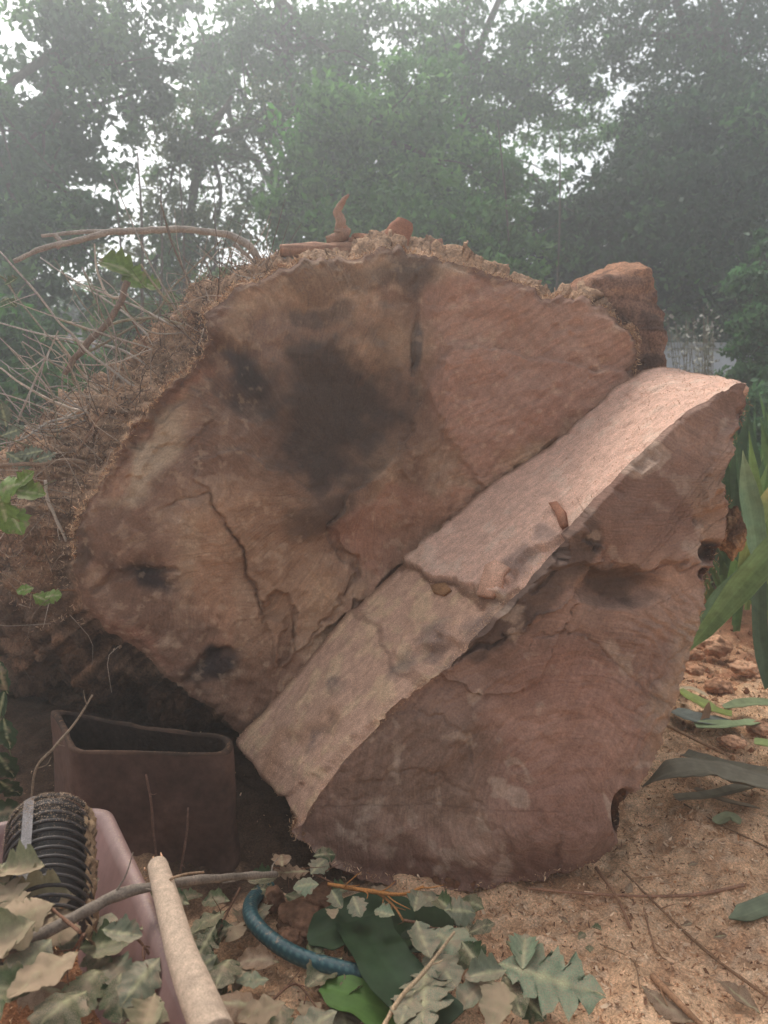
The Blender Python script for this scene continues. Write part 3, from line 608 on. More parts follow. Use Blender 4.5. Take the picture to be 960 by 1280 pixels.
TW = [
 ([0,45,75,92,110,150,185], [314,366,404,420,441,470,495], .0035, GR, 'long grey twig running down from the left edge towards the trunk flank'),
 ([0,56,100,150,206], [404,419,427,437,471], .0035, GR, 'nearly level grey twig crossing the brown snapped stick'),
 ([0,37,65,100,155], [460,486,502,513,514], .0042, PALE, 'pale sagging twig reaching from the left edge to the trunk flank'),
 ([28,60,75,112,150,178], [427,450,458,476,494,510], .003, GR, 'thin twig with small buds low beside the ivy hedge'),
 ([50,95,142,190,210], [322,352,371,393,405], .003, GR, 'straight twig under the arched branch, sloping right'),
 ([75,118,150,190,230,252], [400,413,402,398,406,415], .0042, S(150,140,118), 'grey-green twig that humps up before meeting the trunk flank'),
 ([73,56,37,19,5], [414,450,491,536,590], .003, GR, 'steep grey twig leaning left in front of the ivy hedge'),
 ([277,245,215,195,150,110], [300,332,360,390,418,440], .003, S(128,118,98), 'thin dark twig crossing under the arched branch'),
 ([118,121,130,143,160], [305,335,362,372,368], .0035, PALE, 'pale hooked twig hanging under the arched branch'),
 ([70,88,105,125,160], [422,447,470,492,520], .0045, PALE, 'thicker pale twig pointing down onto the shredded bark'),
 ([135,112,90,68], [508,540,576,606], .0035, S(140,112,92), 'brown twig lying over the shredded bark'),
 ([150,170,190,205], [372,410,446,480], .003, BR, 'dark brown upright twig at the edge of the bark flank'),
 ([176,190,212,232,240], [330,352,380,400,412], .0038, S(150,140,118), 'stout green-grey twig beside the pale light gap'),
 ([0,30,60,85,120], [555,548,528,520,502], .003, GR, 'thin twig rising to the right above the level branch'),
 ([0,40,80,120,150], [530,533,528,512,520], .0028, GR, 'faint level twig above the shredded bark'),
 ([290,280,262,250], [310,340,372,392], .0028, S(128,118,98), 'short upright twig under the elbow of the arched branch'),
 ([330,300,285,262], [345,352,356,366], .003, GR, 'low twig touching the rim beside the elbow of the arched branch'),
 ([95,128,160,185], [355,372,395,420], .0028, GR, 'twig passing behind the top of the snapped stick'),
 ([15,5,22,60,95], [360,348,372,420,455], .0025, S(140,132,116), 'fine bent twig near the left edge'),
 ([200,214,236,262], [250,300,350,388], .0028, S(116,104,92), 'tall thin bare stem behind the bark flank'),
]
for i, (px, py, r, col, lab) in enumerate(TW):
    branch('bare_twig', px, py, [2.55+.5*((i*37) % 10)/10, 2.75+.25*((i*13) % 10)/10], [r*.8, r*1.35, r*1.5], col*1.25, lab, 'twig', 'bare twigs sticking out left of the trunk', n=36, seg=7, side=3+i % 4, L=.13)
branch('level_branch', [-10,30,60,90,108,122], [583,581,580,575,579,592], 2.62, [.007, .0075, .008, .006], S(140,116,96), 'level brown branch entering from the left edge over the bark flank', 'branch', n=40, seg=10, side=2, L=.1, extra=(([54,60,56], [582,600,615], 2.6, [.009, .007, .005]),))
branch('forked_twig', [55,58,68,84], [600,618,645,677], 2.5, [.006, .006, .0055], PALE, 'pale stub of twig hanging down over the dark left flank', 'twig', n=30, seg=8, side=2, L=.06)
for i in range(26):
    x1, y1 = [(rng.uniform(90, 250), 0), (rng.uniform(60, 140), 0)][i % 2]; y1 = 640-x1*1.05+rng.normal()*14
    an = R(rng.uniform(95, 200)); L_ = rng.uniform(60, 190); x0 = x1+math.cos(an)*L_; y0 = y1-math.sin(an)*L_
    mx, my = (x0+x1)/2+rng.normal()*12, (y0+y1)/2+rng.normal()*10
    branch('bare_twig', [x0, mx, x1], [y0, my, y1], [rng.uniform(2.5, 3.0), rng.uniform(2.7, 2.95)], [.0016, .0028, .0034], [GR, PALE, S(148,138,118)][i % 3], 'fine grey twig in the tangle left of the trunk', 'twig', 'fine twigs in the tangle left of the trunk', n=22, seg=5, side=2+i % 3, L=.1)
# thin bare saplings against the light gap
for i, (x0, x1, y1) in enumerate([(176,172,190), (196,201,230), (228,224,210), (150,146,250), (262,268,240), (640,622,150), (690,700,170)]):
    branch('bare_sapling', [x1, (x0+x1)/2+4, x0], [y1, (y1+420)/2, 450], 6.2+.4*i, [.006, .012, .016], S(100,88,78),
           ['slim bare sapling left of the bright sky gap','slim bare sapling standing in the bright sky gap','slim bare sapling right of the bright sky gap','leaning bare sapling behind the snapped stick','bare sapling behind the elbow of the arched branch','bare leaning sapling under the right sky gap','bare sapling in front of the dark evergreen mass'][i], 'sapling', 'bare saplings behind the trunk', n=30, seg=7, side=9, L=.55)

# ================================================================== LEAF SHAPES
def oak_shape(seed, L=1., W=.62, lobes=5, holes=False):
    r = np.random.default_rng(seed); n = 34; t = np.linspace(0, 1, n); spiky = seed == 103
    env = np.sin(np.clip(t, 0, 1)**.75*math.pi)**.8*W*.5*(.75+.5*t)
    half = []
    for s in (-1, 1):
        ph = r.uniform(0, .6); lob = (.40+.60*np.abs(np.sin((t*lobes+ph)*math.pi))**.8) if spiky else (.66+.34*np.abs(np.sin((t*lobes+ph)*math.pi))**.6)
        jag = 1+(.12 if spiky else .05)*r.normal(size=n)*sm(lob, .6, .95); half.append(np.maximum(env*lob*jag, .012*W))
    m = 4; V = []; 
    for i in range(n):
        for s, sg in ((0, -1), (1, 1)):
            for q in (range(m, 0, -1) if s == 0 else range(0, m+1)):
                f = q/m; y_ = sg*half[s][i]*f; x_ = (t[i]+.10*f*f)*L
                V.append((x_, y_*1., 0))
    V = np.array(V).reshape(n, 2*m+1, 3)
    bend = r.uniform(-2.2, 1.6); roll = r.uniform(-1.5, 2.4)
    V[..., 2] = bend*.25*(V[..., 0]-.5)**2+roll*.9*V[..., 1]**2+np.abs(V[..., 1])*r.uniform(0, .35)+fbm(V*[3, 3, 1]+seed, 1.5, 3)*.07+fbm(V+seed, 9, 2)*.02
    # veins: small ridges running out from the midrib
    V[..., 2] += .006*np.sin((V[..., 0]-np.abs(V[..., 1])*.9)*lobes*2*math.pi)+.012*(np.abs(V[..., 1]) < .005)
    return V, gridF(n, 2*m+1)
OAK = [oak_shape(100+i, 1, .68+.12*(i % 3), 5 if i == 3 else 3+i % 2) for i in range(7)]
SMOOTHLEAF = []
for i in range(4):
    V, F = oak_shape(300+i, 1, .5, 3); t = V[..., 0]; V[..., 1] = (V[..., 1]/(np.abs(V[..., 1]).max(1)[:, None]+1e-6))*(np.sin(np.linspace(0, 1, V.shape[0])**.8*math.pi)*.24+.004)[:, None]; SMOOTHLEAF.append((V, F))
_leafmesh = {}
def leafmesh(kind, i, tone, vein=True):
    key = (kind, i, tone)
    if key in _leafmesh: return _leafmesh[key]
    V, F = (OAK if kind == 'oak' else SMOOTHLEAF)[i]
    col = TONES[tone]; c = np.tile(col, V.shape[:-1]+(1,)); mid = np.abs(V[..., 1]) < .006; c = mixc(c, S(196, 196, 150)*.95, mid*.85)
    v = np.sin((V[..., 0]-np.abs(V[..., 1])*.9)*10*math.pi); c = c*(1+.10*v[..., None]); c = mixc(c, col*.7, sm(fbm(V+i, 6, 3), .1, .4)*.6)
    c = mixc(c, S(104, 122, 88) if 'dusty' in tone else SAW*.8, sm(fbm(V+2*i, 3.5, 4), .08, .3)*.6)
    # solidify: a thin lower sheet
    n = V.shape[0]*V.shape[1]; V2 = V.reshape(-1, 3).copy(); V2[:, 2] -= .006; me = mesh('oak_leaf', np.vstack([V.reshape(-1, 3), V2]), np.vstack([F, F[:, ::-1]+n]), np.vstack([c.reshape(-1, 3), c.reshape(-1, 3)*.9]))
    me.materials.append(M_oakdusty if 'dusty' in tone else M_oak); _leafmesh[key] = me; return me
TONES = {'dusty': S(138, 140, 108), 'green': S(94, 110, 72), 'pale': S(134, 152, 122), 'dark': S(60, 82, 50), 'brown': S(134, 104, 78), 'bright': S(124, 152, 72), 'dusty2': S(150, 140, 108), 'grey': S(122, 130, 106)}
def rotmat(x_dir, up):
    x = unit(x_dir); z = np.asarray(up, float); z = unit(z-x*(z@x)); y = np.cross(z, x); return np.stack([x, y, z], 1)
def put_leaf(par, base, direction, up, size, kind='oak', i=0, tone='green', name='leaf', **k):
    me = leafmesh(kind, i, tone); o = bpy.data.objects.new(name, me); COL.objects.link(o)
    Rm = rotmat(direction, up); M = Matrix(Rm.tolist()).to_4x4(); loc = np.asarray(base, float)
    if par is not None: o.parent = par; loc = loc-np.array(par.location)
    o.matrix_basis = Matrix.Translation(loc) @ M @ Matrix.Scale(size, 4)
    tag(o, **k); return o
def leaf_px(par, cx, cy, z, length, ang, tilt=0, **k):
    """centre in the photo, height above ground, heading angle on the ground plane (deg, 0 = right, 90 = away)"""
    p = G(cx, cy, z); d = np.array([math.cos(R(ang)), math.sin(R(ang)), math.sin(R(tilt))]); d = unit(d)
    up = unit(np.array([rng.normal()*.25, -.35+rng.normal()*.25, 1.])); length *= rng.uniform(.66, .86) if length < .2 else 1; return put_leaf(par, p-d*length*.5, d, up, length, **k)
def sprig(label, stem_px, z, leaves, r=.0035, col=BR, zs=None):
    px, py = zip(*stem_px); zz = np.linspace(z, z*.7, len(px)) if zs is None else np.array(zs)
    pts = cr(np.array([G(a_, b_, c_) for a_, b_, c_ in zip(px, py, zz)]), 30)
    e = empty('oak_sprig', label, 'oak sprig', 'oak sprigs fallen in front of the trunk', tuple(pts[0])); b = Bag(); add_tube(b, pts, [r, r*.5], col, seg=7, rough=.2)
    kid('stem', b.build('stem'), M_twig, e); shoot_kids(e, pts, r, 4, .07, col)
    for (cx, cy, ln, an, tone) in leaves:
        lz = float(np.interp(cx, sorted([px[0], px[-1]]), [zz[0], zz[-1]]))+rng.uniform(-.01, .035)
        leaf_px(e, cx, cy, lz, ln, an, rng.uniform(-22, 15), kind='oak', i=int(rng.integers(7)), tone=tone)
    return e

# ================================================================== TUB, RIBBED PIPE, PLANTER
def box_quads(lo, hi):
    x0, y0, z0 = lo; x1, y1, z1 = hi
    V = [(x0,y0,z0),(x1,y0,z0),(x1,y1,z0),(x0,y1,z0),(x0,y0,z1),(x1,y0,z1),(x1,y1,z1),(x0,y1,z1)]
    return V, [(0,3,2,1),(4,5,6,7),(0,1,5,4),(1,2,6,5),(2,3,7,6),(3,0,4,7)]
def rrect(cx, cy, w_, d_, r, n=8):
    pts = []
    for k, (sx, sy) in enumerate(((1,1),(-1,1),(-1,-1),(1,-1))):
        for a_ in np.linspace(0, 90, n): 
            th = R(a_+k*90); pts.append((cx+sx*(w_/2-r)+r*math.cos(th), cy+sy*(d_/2-r)+r*math.sin(th)))
    return np.array(pts)
# planter: tapered box with a thick lip, soil inside
def ring_tub(name, specs, rot, origin):
    """specs: list of (w,d,r,z); rings joined in order"""
    rows_ = []
    for w_, d_, r_, z_ in specs:
        q = rrect(0, 0, w_, d_, r_); rows_.append(np.column_stack([q, np.full(len(q), z_)]))
    V = np.array(rows_); c_, s_ = math.cos(rot), math.sin(rot); Rz = np.array([[c_, -s_, 0], [s_, c_, 0], [0, 0, 1]])
    V = V@Rz.T+np.asarray(origin); return V
zp = .35; PC = np.array([G(*q, zp)[:2] for q in ((88,941),(284,947),(293,934),(284,922),(150,905),(62,890))]); pm = PC.mean(0)
def pring(scale, z, n=9, rad=.03):
    q = pm+(PC-pm)*scale; out = []; m = len(q)
    for k in range(m):
        a_, b_, c_ = q[k-1], q[k], q[(k+1) % m]; p0 = b_+(a_-b_)/np.linalg.norm(a_-b_)*rad; p1 = b_+(c_-b_)/np.linalg.norm(c_-b_)*rad
        out += [(1-t)**2*p0+2*t*(1-t)*b_+t*t*p1 for t in np.linspace(0, 1, n)]
        nx = q[(k+1) % m]; p2 = nx+(b_-nx)/np.linalg.norm(b_-nx)*rad; out += [p1*(1-t)+p2*t for t in np.linspace(0, 1, 14)[1:-1]]
    return np.column_stack([np.array(out), np.full(len(out), z)])
plant = empty('planter', 'brown terracotta box planter in the shade under the trunk', 'planter', loc=(pm[0], pm[1], 0))
V = np.array([pring(1.0+.03*(1-t), zp*t-.03*(1-t)) for t in np.linspace(0, 1, 40)]); V = V+(fbm(V, 7, 3)*.008)[..., None]
kid('wall', mesh('wall', V, gridF(40, V.shape[1], True), mixc(np.tile(S(100,76,66), V.shape[:-1]+(1,)), S(80,60,52), sm(fbm(V, 5, 4), -.1, .3))), M_terra, plant)
V = np.array([pring(a_, z_) for a_, z_ in ((1.0, zp-.001), (.995, zp+.008), (.96, zp+.010), (.92, zp+.008), (.91, zp-.002))]); V = V+(fbm(V, 7, 3)*.008)[..., None]
kid('rim', mesh('rim', V, gridF(5, V.shape[1], True), mixc(np.tile(S(92,70,58), V.shape[:-1]+(1,)), S(66,52,44), sm(fbm(V, 9, 4), -.1, .3))), M_terra, plant)
V = np.array([pring(a_, z_) for a_, z_ in ((.912, zp-.001), (.90, .25), (.88, .12))]); V = V+(fbm(V, 7, 3)*.008)[..., None]
kid('inner_wall', mesh('inner_wall', V, gridF(3, V.shape[1], True), S(48,38,32)), M_stone, plant, 'inner wall with the shade of the interior painted in')  # dark colour stands in for the unlit inside of the planter
o_ = pring(.905, .2); f_ = np.linspace(0, 1, 40)[:, None, None]; c_ = np.array([pm[0], pm[1], .2]); V = c_*(1-f_)+o_[None]*f_; V[..., 2] = .19+fbm(V, 9, 4)*.05
kid('soil', mesh('soil', V, gridF(40, V.shape[1], True), S(38, 29, 24)), M_stone, plant)
b = Bag()
for i in range(10):
    k = rng.integers(0, 34); p = pring(.96, zp+.012)[(k-8) % len(o_)]+rng.normal(size=3)*.02; add_tube(b, [p, p+rng.normal(size=3)*[.05, .05, .02], p+rng.normal(size=3)*[.08, .08, .03]], [.002, .001], [S(110,96,66), S(134,104,76), S(80,82,50)][i % 3], seg=4, n=5, cap=False)

# tub: plastic tray, rim corner near (118,1018)
tub_o = np.array([0, 0, 0.]); zr = .30
cA = G(130, 1012, zr); cB = G(0, 1032, zr); cC = G(276, 1330, zr)
ex = unit(cA-cB); ey_ = unit(cC-cA)
mid_ = (cA+cC)/2
ux_ = unit(np.array([ (cC-cA)[1], -(cC-cA)[0], 0])); 
tub = empty('plastic_tub', 'dusty pinkish-brown plastic tub full of sawdust and oak leaves at the lower left', 'tub', loc=tuple((cA+cC)/2*[1, 1, 0]))
# frame: side runs cA->cC, back edge runs cA->cB; build rings by bilinear corners
D_ = cC+(cB-cA)*4.2; Bk = cA+(cB-cA)*4.2
corners = np.array([cA, Bk, D_, cC]); cen = corners.mean(0)
def tub_ring(scale, z, rad, n=10):
    q = cen+(corners-cen)*scale; out = []
    for k in range(4):
        a_, b_, c_ = q[k-1], q[k], q[(k+1) % 4]; p0 = b_+unit(a_-b_)*rad; p1 = b_+unit(c_-b_)*rad
        for t in np.linspace(0, 1, n): out.append((1-t)**2*p0+2*t*(1-t)*b_+t*t*p1)
        nxt = q[(k+1) % 4]; p2 = nxt+unit(b_-nxt)*rad
        for t in np.linspace(0, 1, 12)[1:-1]: out.append(p1*(1-t)+p2*t)
    o_ = np.array(out); o_[:, 2] = z; return o_
rg = [(.80, .02, .07), (.97, zr-.02, .05), (1.0, zr-.022, .055), (1.03, zr-.014, .055), (1.03, zr, .055), (1.01, zr+.007, .05), (.975, zr+.004, .05), (.955, zr-.012, .05), (.72, zr-.21, .07)]
Vt = np.array([tub_ring(*a_) for a_ in rg])
kid('rim', mesh('rim', Vt[1:8], gridF(7, Vt.shape[1], True), S(142, 114, 108)), M_plastic, tub)
Vw = np.concatenate([Vt[:2]]); kid('outer_wall', mesh('outer_wall', Vw, gridF(2, Vt.shape[1], True), S(134, 102, 96)), M_plastic, tub)
kid('inner_wall', mesh('inner_wall', Vt[7:], gridF(2, Vt.shape[1], True), S(140, 108, 102)), M_plastic, tub)
# debris fill
fs = np.linspace(0, 1, 90); ring = tub_ring(.80, zr-.18, .06); V = cen*(1-fs[:, None, None])+ring[None]*fs[:, None, None]
V[..., 2] = zr-.16+fbm(V*[1, 1, 0], 6, 4)*.06+fbm(V*[1, 1, 0], 30, 3)*.012
a = fbm(V, 9, 4); kid('sawdust_fill', mesh('sawdust_fill', V, gridF(90, ring.shape[0], True), mixc(np.tile(S(172,120,86), a.shape+(1,)), S(96,72,52), sm(a, .0, .3))), M_ground, tub, kind='stuff')
n = 9000; ff = rng.random(n)**.5; k = rng.integers(0, len(ring), n); pos = cen*(1-ff[:, None])+ring[k]*ff[:, None]; pos[:, 2] = zr-.16+fbm(pos*[1, 1, 0], 6, 4)*.06+.006
kid('sawdust', flakes('sawdust', pos, rng.uniform(.003, .011, n), pick([S(206,160,120), S(180,132,94), S(220,180,140), S(150,104,74)], n), M_shav), M_shav, tub, kind='stuff')

# ribbed pipe coil: rings stacked along an axis that faces down towards the camera
pipe = empty('ribbed_pipe', 'black ribbed drain pipe end caked with sawdust inside the tub', 'pipe', loc=tuple(G(60, 1090, .36)))
pc = G(58, 1082, .36); axd = unit(np.array([.35, -.946, -.15])); xa = -unit(np.cross(axd, [0, 0, 1.])); ya = np.cross(xa, axd)
ya = ya if ya[2] > 0 else -ya
for k in range(13):
    cc = pc-axd*.12+axd*.021*k+ya*(-.006*k); rr = .088
    th = np.linspace(R(-35), R(215), 60); pts = cc+np.outer(np.cos(th), xa)*rr+np.outer(np.sin(th), ya)*rr*1.0
    V, F, F3 = tube(pts, .0042, seg=8, rough=.2, nscale=200); kid('rib', mesh('rib', V, [F, F3], S(58, 52, 50)), M_black, pipe)
V = []
for k in range(24):
    t = k/23; cc = pc-axd*.125+axd*.24*t-ya*.07*t; rr = .077; th = np.linspace(R(-40), R(220), 80); V.append(cc+np.outer(np.cos(th), xa)*rr+np.outer(np.sin(th), ya)*rr)
V = np.array(V); kid('inner_tube', mesh('inner_tube', V, gridF(24, 80), S(38, 34, 33)), M_black, pipe)
V = []
for k in range(30):
    t = k/29; cc = pc-axd*.125+axd*.20*t-ya*.055*t; th = np.linspace(R(106), R(121), 8); rr = .0935; V.append(cc+np.outer(np.cos(th), xa)*rr+np.outer(np.sin(th), ya)*rr)
kid('strap', mesh('strap', np.array(V), gridF(30, 8), S(150, 144, 142)), M_dustlog, pipe, 'pale grey band across the ribs')
V = []
for k in range(50):
    t = k/49; cc = pc-axd*.12+axd*.30*t-ya*.10*t; th = np.linspace(R(-38), R(34), 40); rr = .095+.004*math.sin(k*1.3); V.append(cc+np.outer(np.cos(th), xa)*rr+np.outer(np.sin(th), ya)*rr)
V = np.array(V); V = V+(fbm(V, 60, 3)*.008)[..., None]; kid('dust_crust', mesh('dust_crust', V, gridF(50, 40), mixc(np.tile(S(170,142,112), V.shape[:-1]+(1,)), S(80,64,52), sm(fbm(V, 80, 3), 0, .3))), M_dustlog, pipe, 'crust of sawdust on the right side of the pipe')
th = R(90)+rng.normal(size=1300)*R(35); t = rng.random(1300)**2; pos = pc-axd*.125+axd*(.10*t)[:, None]+np.outer(np.cos(th), xa)*.093+np.outer(np.sin(th), ya)*.093
kid('dust', flakes('dust', pos, rng.uniform(.0015, .003, 1300), pick([S(176,152,128), S(150,128,108)], 1300), M_shav, aspect=1.5), M_shav, pipe, kind='stuff')

# ================================================================== BRANCHES LOW LEFT
def gbranch(name, pix, zz, r, col, label, cat, mat, n=60, seg=14, rough=.2, side=0, L=.08, group=None, nscale=30):
    pts = cr(np.array([G(a_, b_, c_) for (a_, b_), c_ in zip(pix, zz)]), n)
    e = empty(name, label, cat, group, tuple(pts[0])); V, F, F3 = tube(pts, r, seg=seg, rough=rough, nscale=nscale)
    kid('stem', mesh('stem', V, [F, F3], mixc(np.tile(col, (len(V), 1)), np.asarray(col)*.82, sm(fbm(V, 22, 4), 0, .4))), mat, e)
    if side: shoot_kids(e, pts, np.max(r), side, L, np.asarray(col))
    return e, pts
e, pts = gbranch('cut_branch', [(197,1082),(213,1140),(232,1205),(270,1300)], [.36, .37, .37, .38], [.021, .024, .026, .029, .033], S(196,172,150), 'thick pale sawdust-covered branch with a snapped end lying over the tub rim', 'branch', M_dustlog, 90, 28, .07, nscale=9)
b = Bag()
for q in range(9): 
    p0 = pts[0]+rng.normal(size=3)*.009; add_tube(b, [p0, p0+unit(pts[0]-pts[3])*rng.uniform(.01, .03)], [.003, .0008], S(206,160,126), seg=4)
kid('splinter', b.build('splinter'), M_twig, e, kind='stuff')
gbranch('long_branch', [(-30,1208),(30,1180),(100,1143),(150,1118),(192,1108),(240,1101),(300,1095),(345,1093)], [.34,.35,.36,.36,.36,.33,.26,.2], [.010, .0115, .0105, .0095, .009, .007], S(124,112,100), 'long grey-brown branch lying across the tub and under the pale branch', 'branch', M_twig, 100, 14, .35, 4, .09)
gbranch('curved_twig', [(208,1108),(215,1098),(235,1092),(255,1090)], [.36,.39,.38,.37], [.003,.002], S(150,124,100), 'small curled twig on the pale snapped branch', 'twig', M_twig, 24, 6)
branch('bare_twig', [38,45,68,92,116], [1015,962,935,905,868], [1.95, 2.0, 2.1], [.003, .0042, .003], S(140,120,100), 'kinked thin twig standing in front of the brown planter', 'twig', n=36, seg=7, side=3, L=.05)
branch('bare_twig', [182,188,192,197], [968,1000,1040,1078], 1.9, [.0028, .0035, .003], S(120,92,80), 'budded twig standing before the planter, left of a shorter one', 'twig', n=30, seg=7, side=2, L=.02)
branch('bare_twig', [235,234,230,226], [1010,1035,1065,1092], 1.88, [.0028, .0035, .003], S(120,92,80), 'shorter budded twig right of the tall one before the planter', 'twig', n=30, seg=7, side=2, L=.02)

# hose
hp = [(336,1108),(320,1120),(313,1132),(316,1150),(337,1173),(375,1196),(432,1213),(470,1222),(520,1240)]
pts = cr(np.array([G(a_, b_, c_) for (a_, b_), c_ in zip(hp, [.03,.05,.06,.07,.06,.055,.05,.04,.02])]), 160)
V, F, F3 = tube(pts, .0190, seg=28); ii = np.repeat(np.arange(160), 28); jj = np.tile(np.arange(28), 160)
br = (np.sin(ii*.9+jj*2*math.pi/28*4)*np.sin(ii*.9-jj*2*math.pi/28*4)); V[:160*28] += (V[:160*28]-np.repeat(pts, 28, 0))*(.03*br)[:, None]
c = np.vstack([mixc(np.tile(S(34,72,78), (160*28, 1)), S(72,106,106), sm(br, .1, .7)), S(34,72,78)[None], S(34,72,78)[None]])
link('garden_hose', mesh('garden_hose', V, [F, F3], c), M_hose, label='blue-green braided garden hose curving over the sawdust', cat='hose')

# ================================================================== BROAD BLADES
def blade_mesh(name, pts, width, fold=.25, n=40, col=S(50,80,44), col2=None, tip=True, twist=0, up0=(0, 0, 1.), wprof=None, thick=.0025):
    pts = cr(pts, n); T_ = np.gradient(pts, axis=0); T_ /= np.linalg.norm(T_, axis=1)[:, None]; m = 17; s = np.linspace(-1, 1, m)
    t = np.linspace(0, 1, n); wv = width*(np.interp(t, *wprof) if wprof else (np.minimum(1, .55+t*2)*(1-sm(t, .55, 1.02))**.7))
    V = np.zeros((n, m, 3))
    for i in range(n):
        up = np.asarray(up0, float); tw = twist*t[i]; side = unit(np.cross(T_[i], up)); nn = np.cross(side, T_[i]); sd_ = side*math.cos(tw)+nn*math.sin(tw); nn = np.cross(sd_, T_[i])
        V[i] = pts[i]+np.outer(s, sd_)*wv[i]*.5+np.outer(np.abs(s)**1.3, nn)*wv[i]*fold
    V = V+ (fbm(V, 12, 3)*width*.08)[..., None]
    col = np.asarray(col); a_ = np.tile(col, (n, m, 1)); st = (np.sin(s*26)*.10+.16*(np.abs(s) < .06))[None, :]+1; a_ = a_*st[..., None]
    if col2 is not None: a_ = mixc(a_, col2, (sm(t, .55, 1.)[:, None]+fbm(V, 8, 3)).clip(0, 1))
    N = V.reshape(-1, 3); F = gridF(n, m); off = np.array([0, 0, -thick])
    return mesh(name, np.vstack([N, N+off]), np.vstack([F, F[:, ::-1]+n*m]), np.vstack([a_.reshape(-1, 3)]*2))
def gblade(pix, zz, width, label, col, name='strap_leaf', cat='leaf', group=None, **k):
    k.setdefault('fold', .06)
    pts = np.array([G(a_, b_, c_) for (a_, b_), c_ in zip(pix, zz)])
    return link(name, blade_mesh(name, pts, width, col=col, **k), M_blade, label=label, cat=cat, group=group)
WP = ([0, .1, .5, .85, 1], [.7, 1, 1, .8, .15])
gblade([(520,1165),(450,1150),(385,1175)], [.05,.07,.05], .17, 'broad dark green leaf strip behind the end of the blue-green hose', S(44,66,38), 'broad_leaf', wprof=WP)
gblade([(450,1150),(490,1215),(555,1285)], [.07,.09,.07], .13, 'broad dark green leaf strip sloping to the lower edge right of the hose', S(40,62,36), 'broad_leaf', wprof=([0,1],[1,1]))
gblade([(400,1235),(450,1248),(520,1300)], [.045,.05,.03], .11, 'brighter green leaf tip poking out under the dark leaf strips', S(80,112,50), 'broad_leaf', wprof=([0,.25,1],[.25,.8,1]))
gblade([(540,1120),(540,1160),(500,1190)], [.04,.06,.05], .10, 'dark leaf piece in the shade under the slab tip', S(42,60,36), 'broad_leaf', wprof=WP)

# strap-leaved plant, right
plantR = empty('strap_leaf_plant', 'clump of broad strap-like green leaves growing right of the slab', 'plant', loc=(1.75, 3.5, 0))
def up_blade(pix, Yd, width, col, col2=None, fold=.18, tw=0, **k):
    Yd = np.interp(np.linspace(0, 1, len(pix)), np.linspace(0, 1, len(Yd)), Yd)
    pts = np.array([P(a_, b_, y_) for (a_, b_), y_ in zip(pix, Yd)]); return kid('leaf', blade_mesh('leaf', pts, width, fold, 40, col, col2, up0=(0, -1, .1), twist=tw, **k), M_blade, plantR)
up_blade([(950,705),(942,660),(934,610),(929,562)], [2.9, 2.95], .085, S(130,160,124), S(170,178,130))
up_blade([(925,720),(945,650),(975,590)], [3.0, 2.95], .07, S(166,182,116), S(196,190,130))
up_blade([(860,812),(895,770),(935,722),(985,670)], [2.9, 2.75, 2.6], .10, S(150,186,130), tw=.5, wprof=([0,.2,.6,1],[.15,.6,1,1]))
up_blade([(865,800),(900,745),(960,690),(990,640)], [3.0, 3.0], .09, S(116,148,116), tw=-.3, wprof=([0,.3,1],[.2,1,1]))
up_blade([(960,860),(950,800),(948,740),(960,690)], [3.1, 3.1], .07, S(86,112,88))
up_blade([(905,640),(903,600),(905,560)], [3.4, 3.4], .06, S(70,96,60))
up_blade([(935,700),(900,660),(880,690)], [3.2, 3.3], .09, S(84,116,74), wprof=([0,.3,1],[1,1,.4]))
up_blade([(980,760),(930,735),(885,760)], [3.3, 3.2], .10, S(92,128,84), wprof=([0,.3,1],[1,1,.3]))
for i in range(60):
    x0 = rng.uniform(895, 1040); y0 = rng.uniform(700, 790); tipx = x0+rng.uniform(-70, 60); tipy = rng.uniform(485, 600); Yv = rng.uniform(3.3, 4.8)
    up_blade([(x0, y0), ((x0+tipx)/2+rng.normal()*10, (y0+tipy)/2), (tipx, tipy)], [Yv, Yv+rng.normal()*.1], rng.uniform(.05, .09), S(*[(96,130,80), (118,156,90), (84,112,76), (140,170,100)][rng.integers(4)]), fold=.25, tw=rng.normal()*.4)
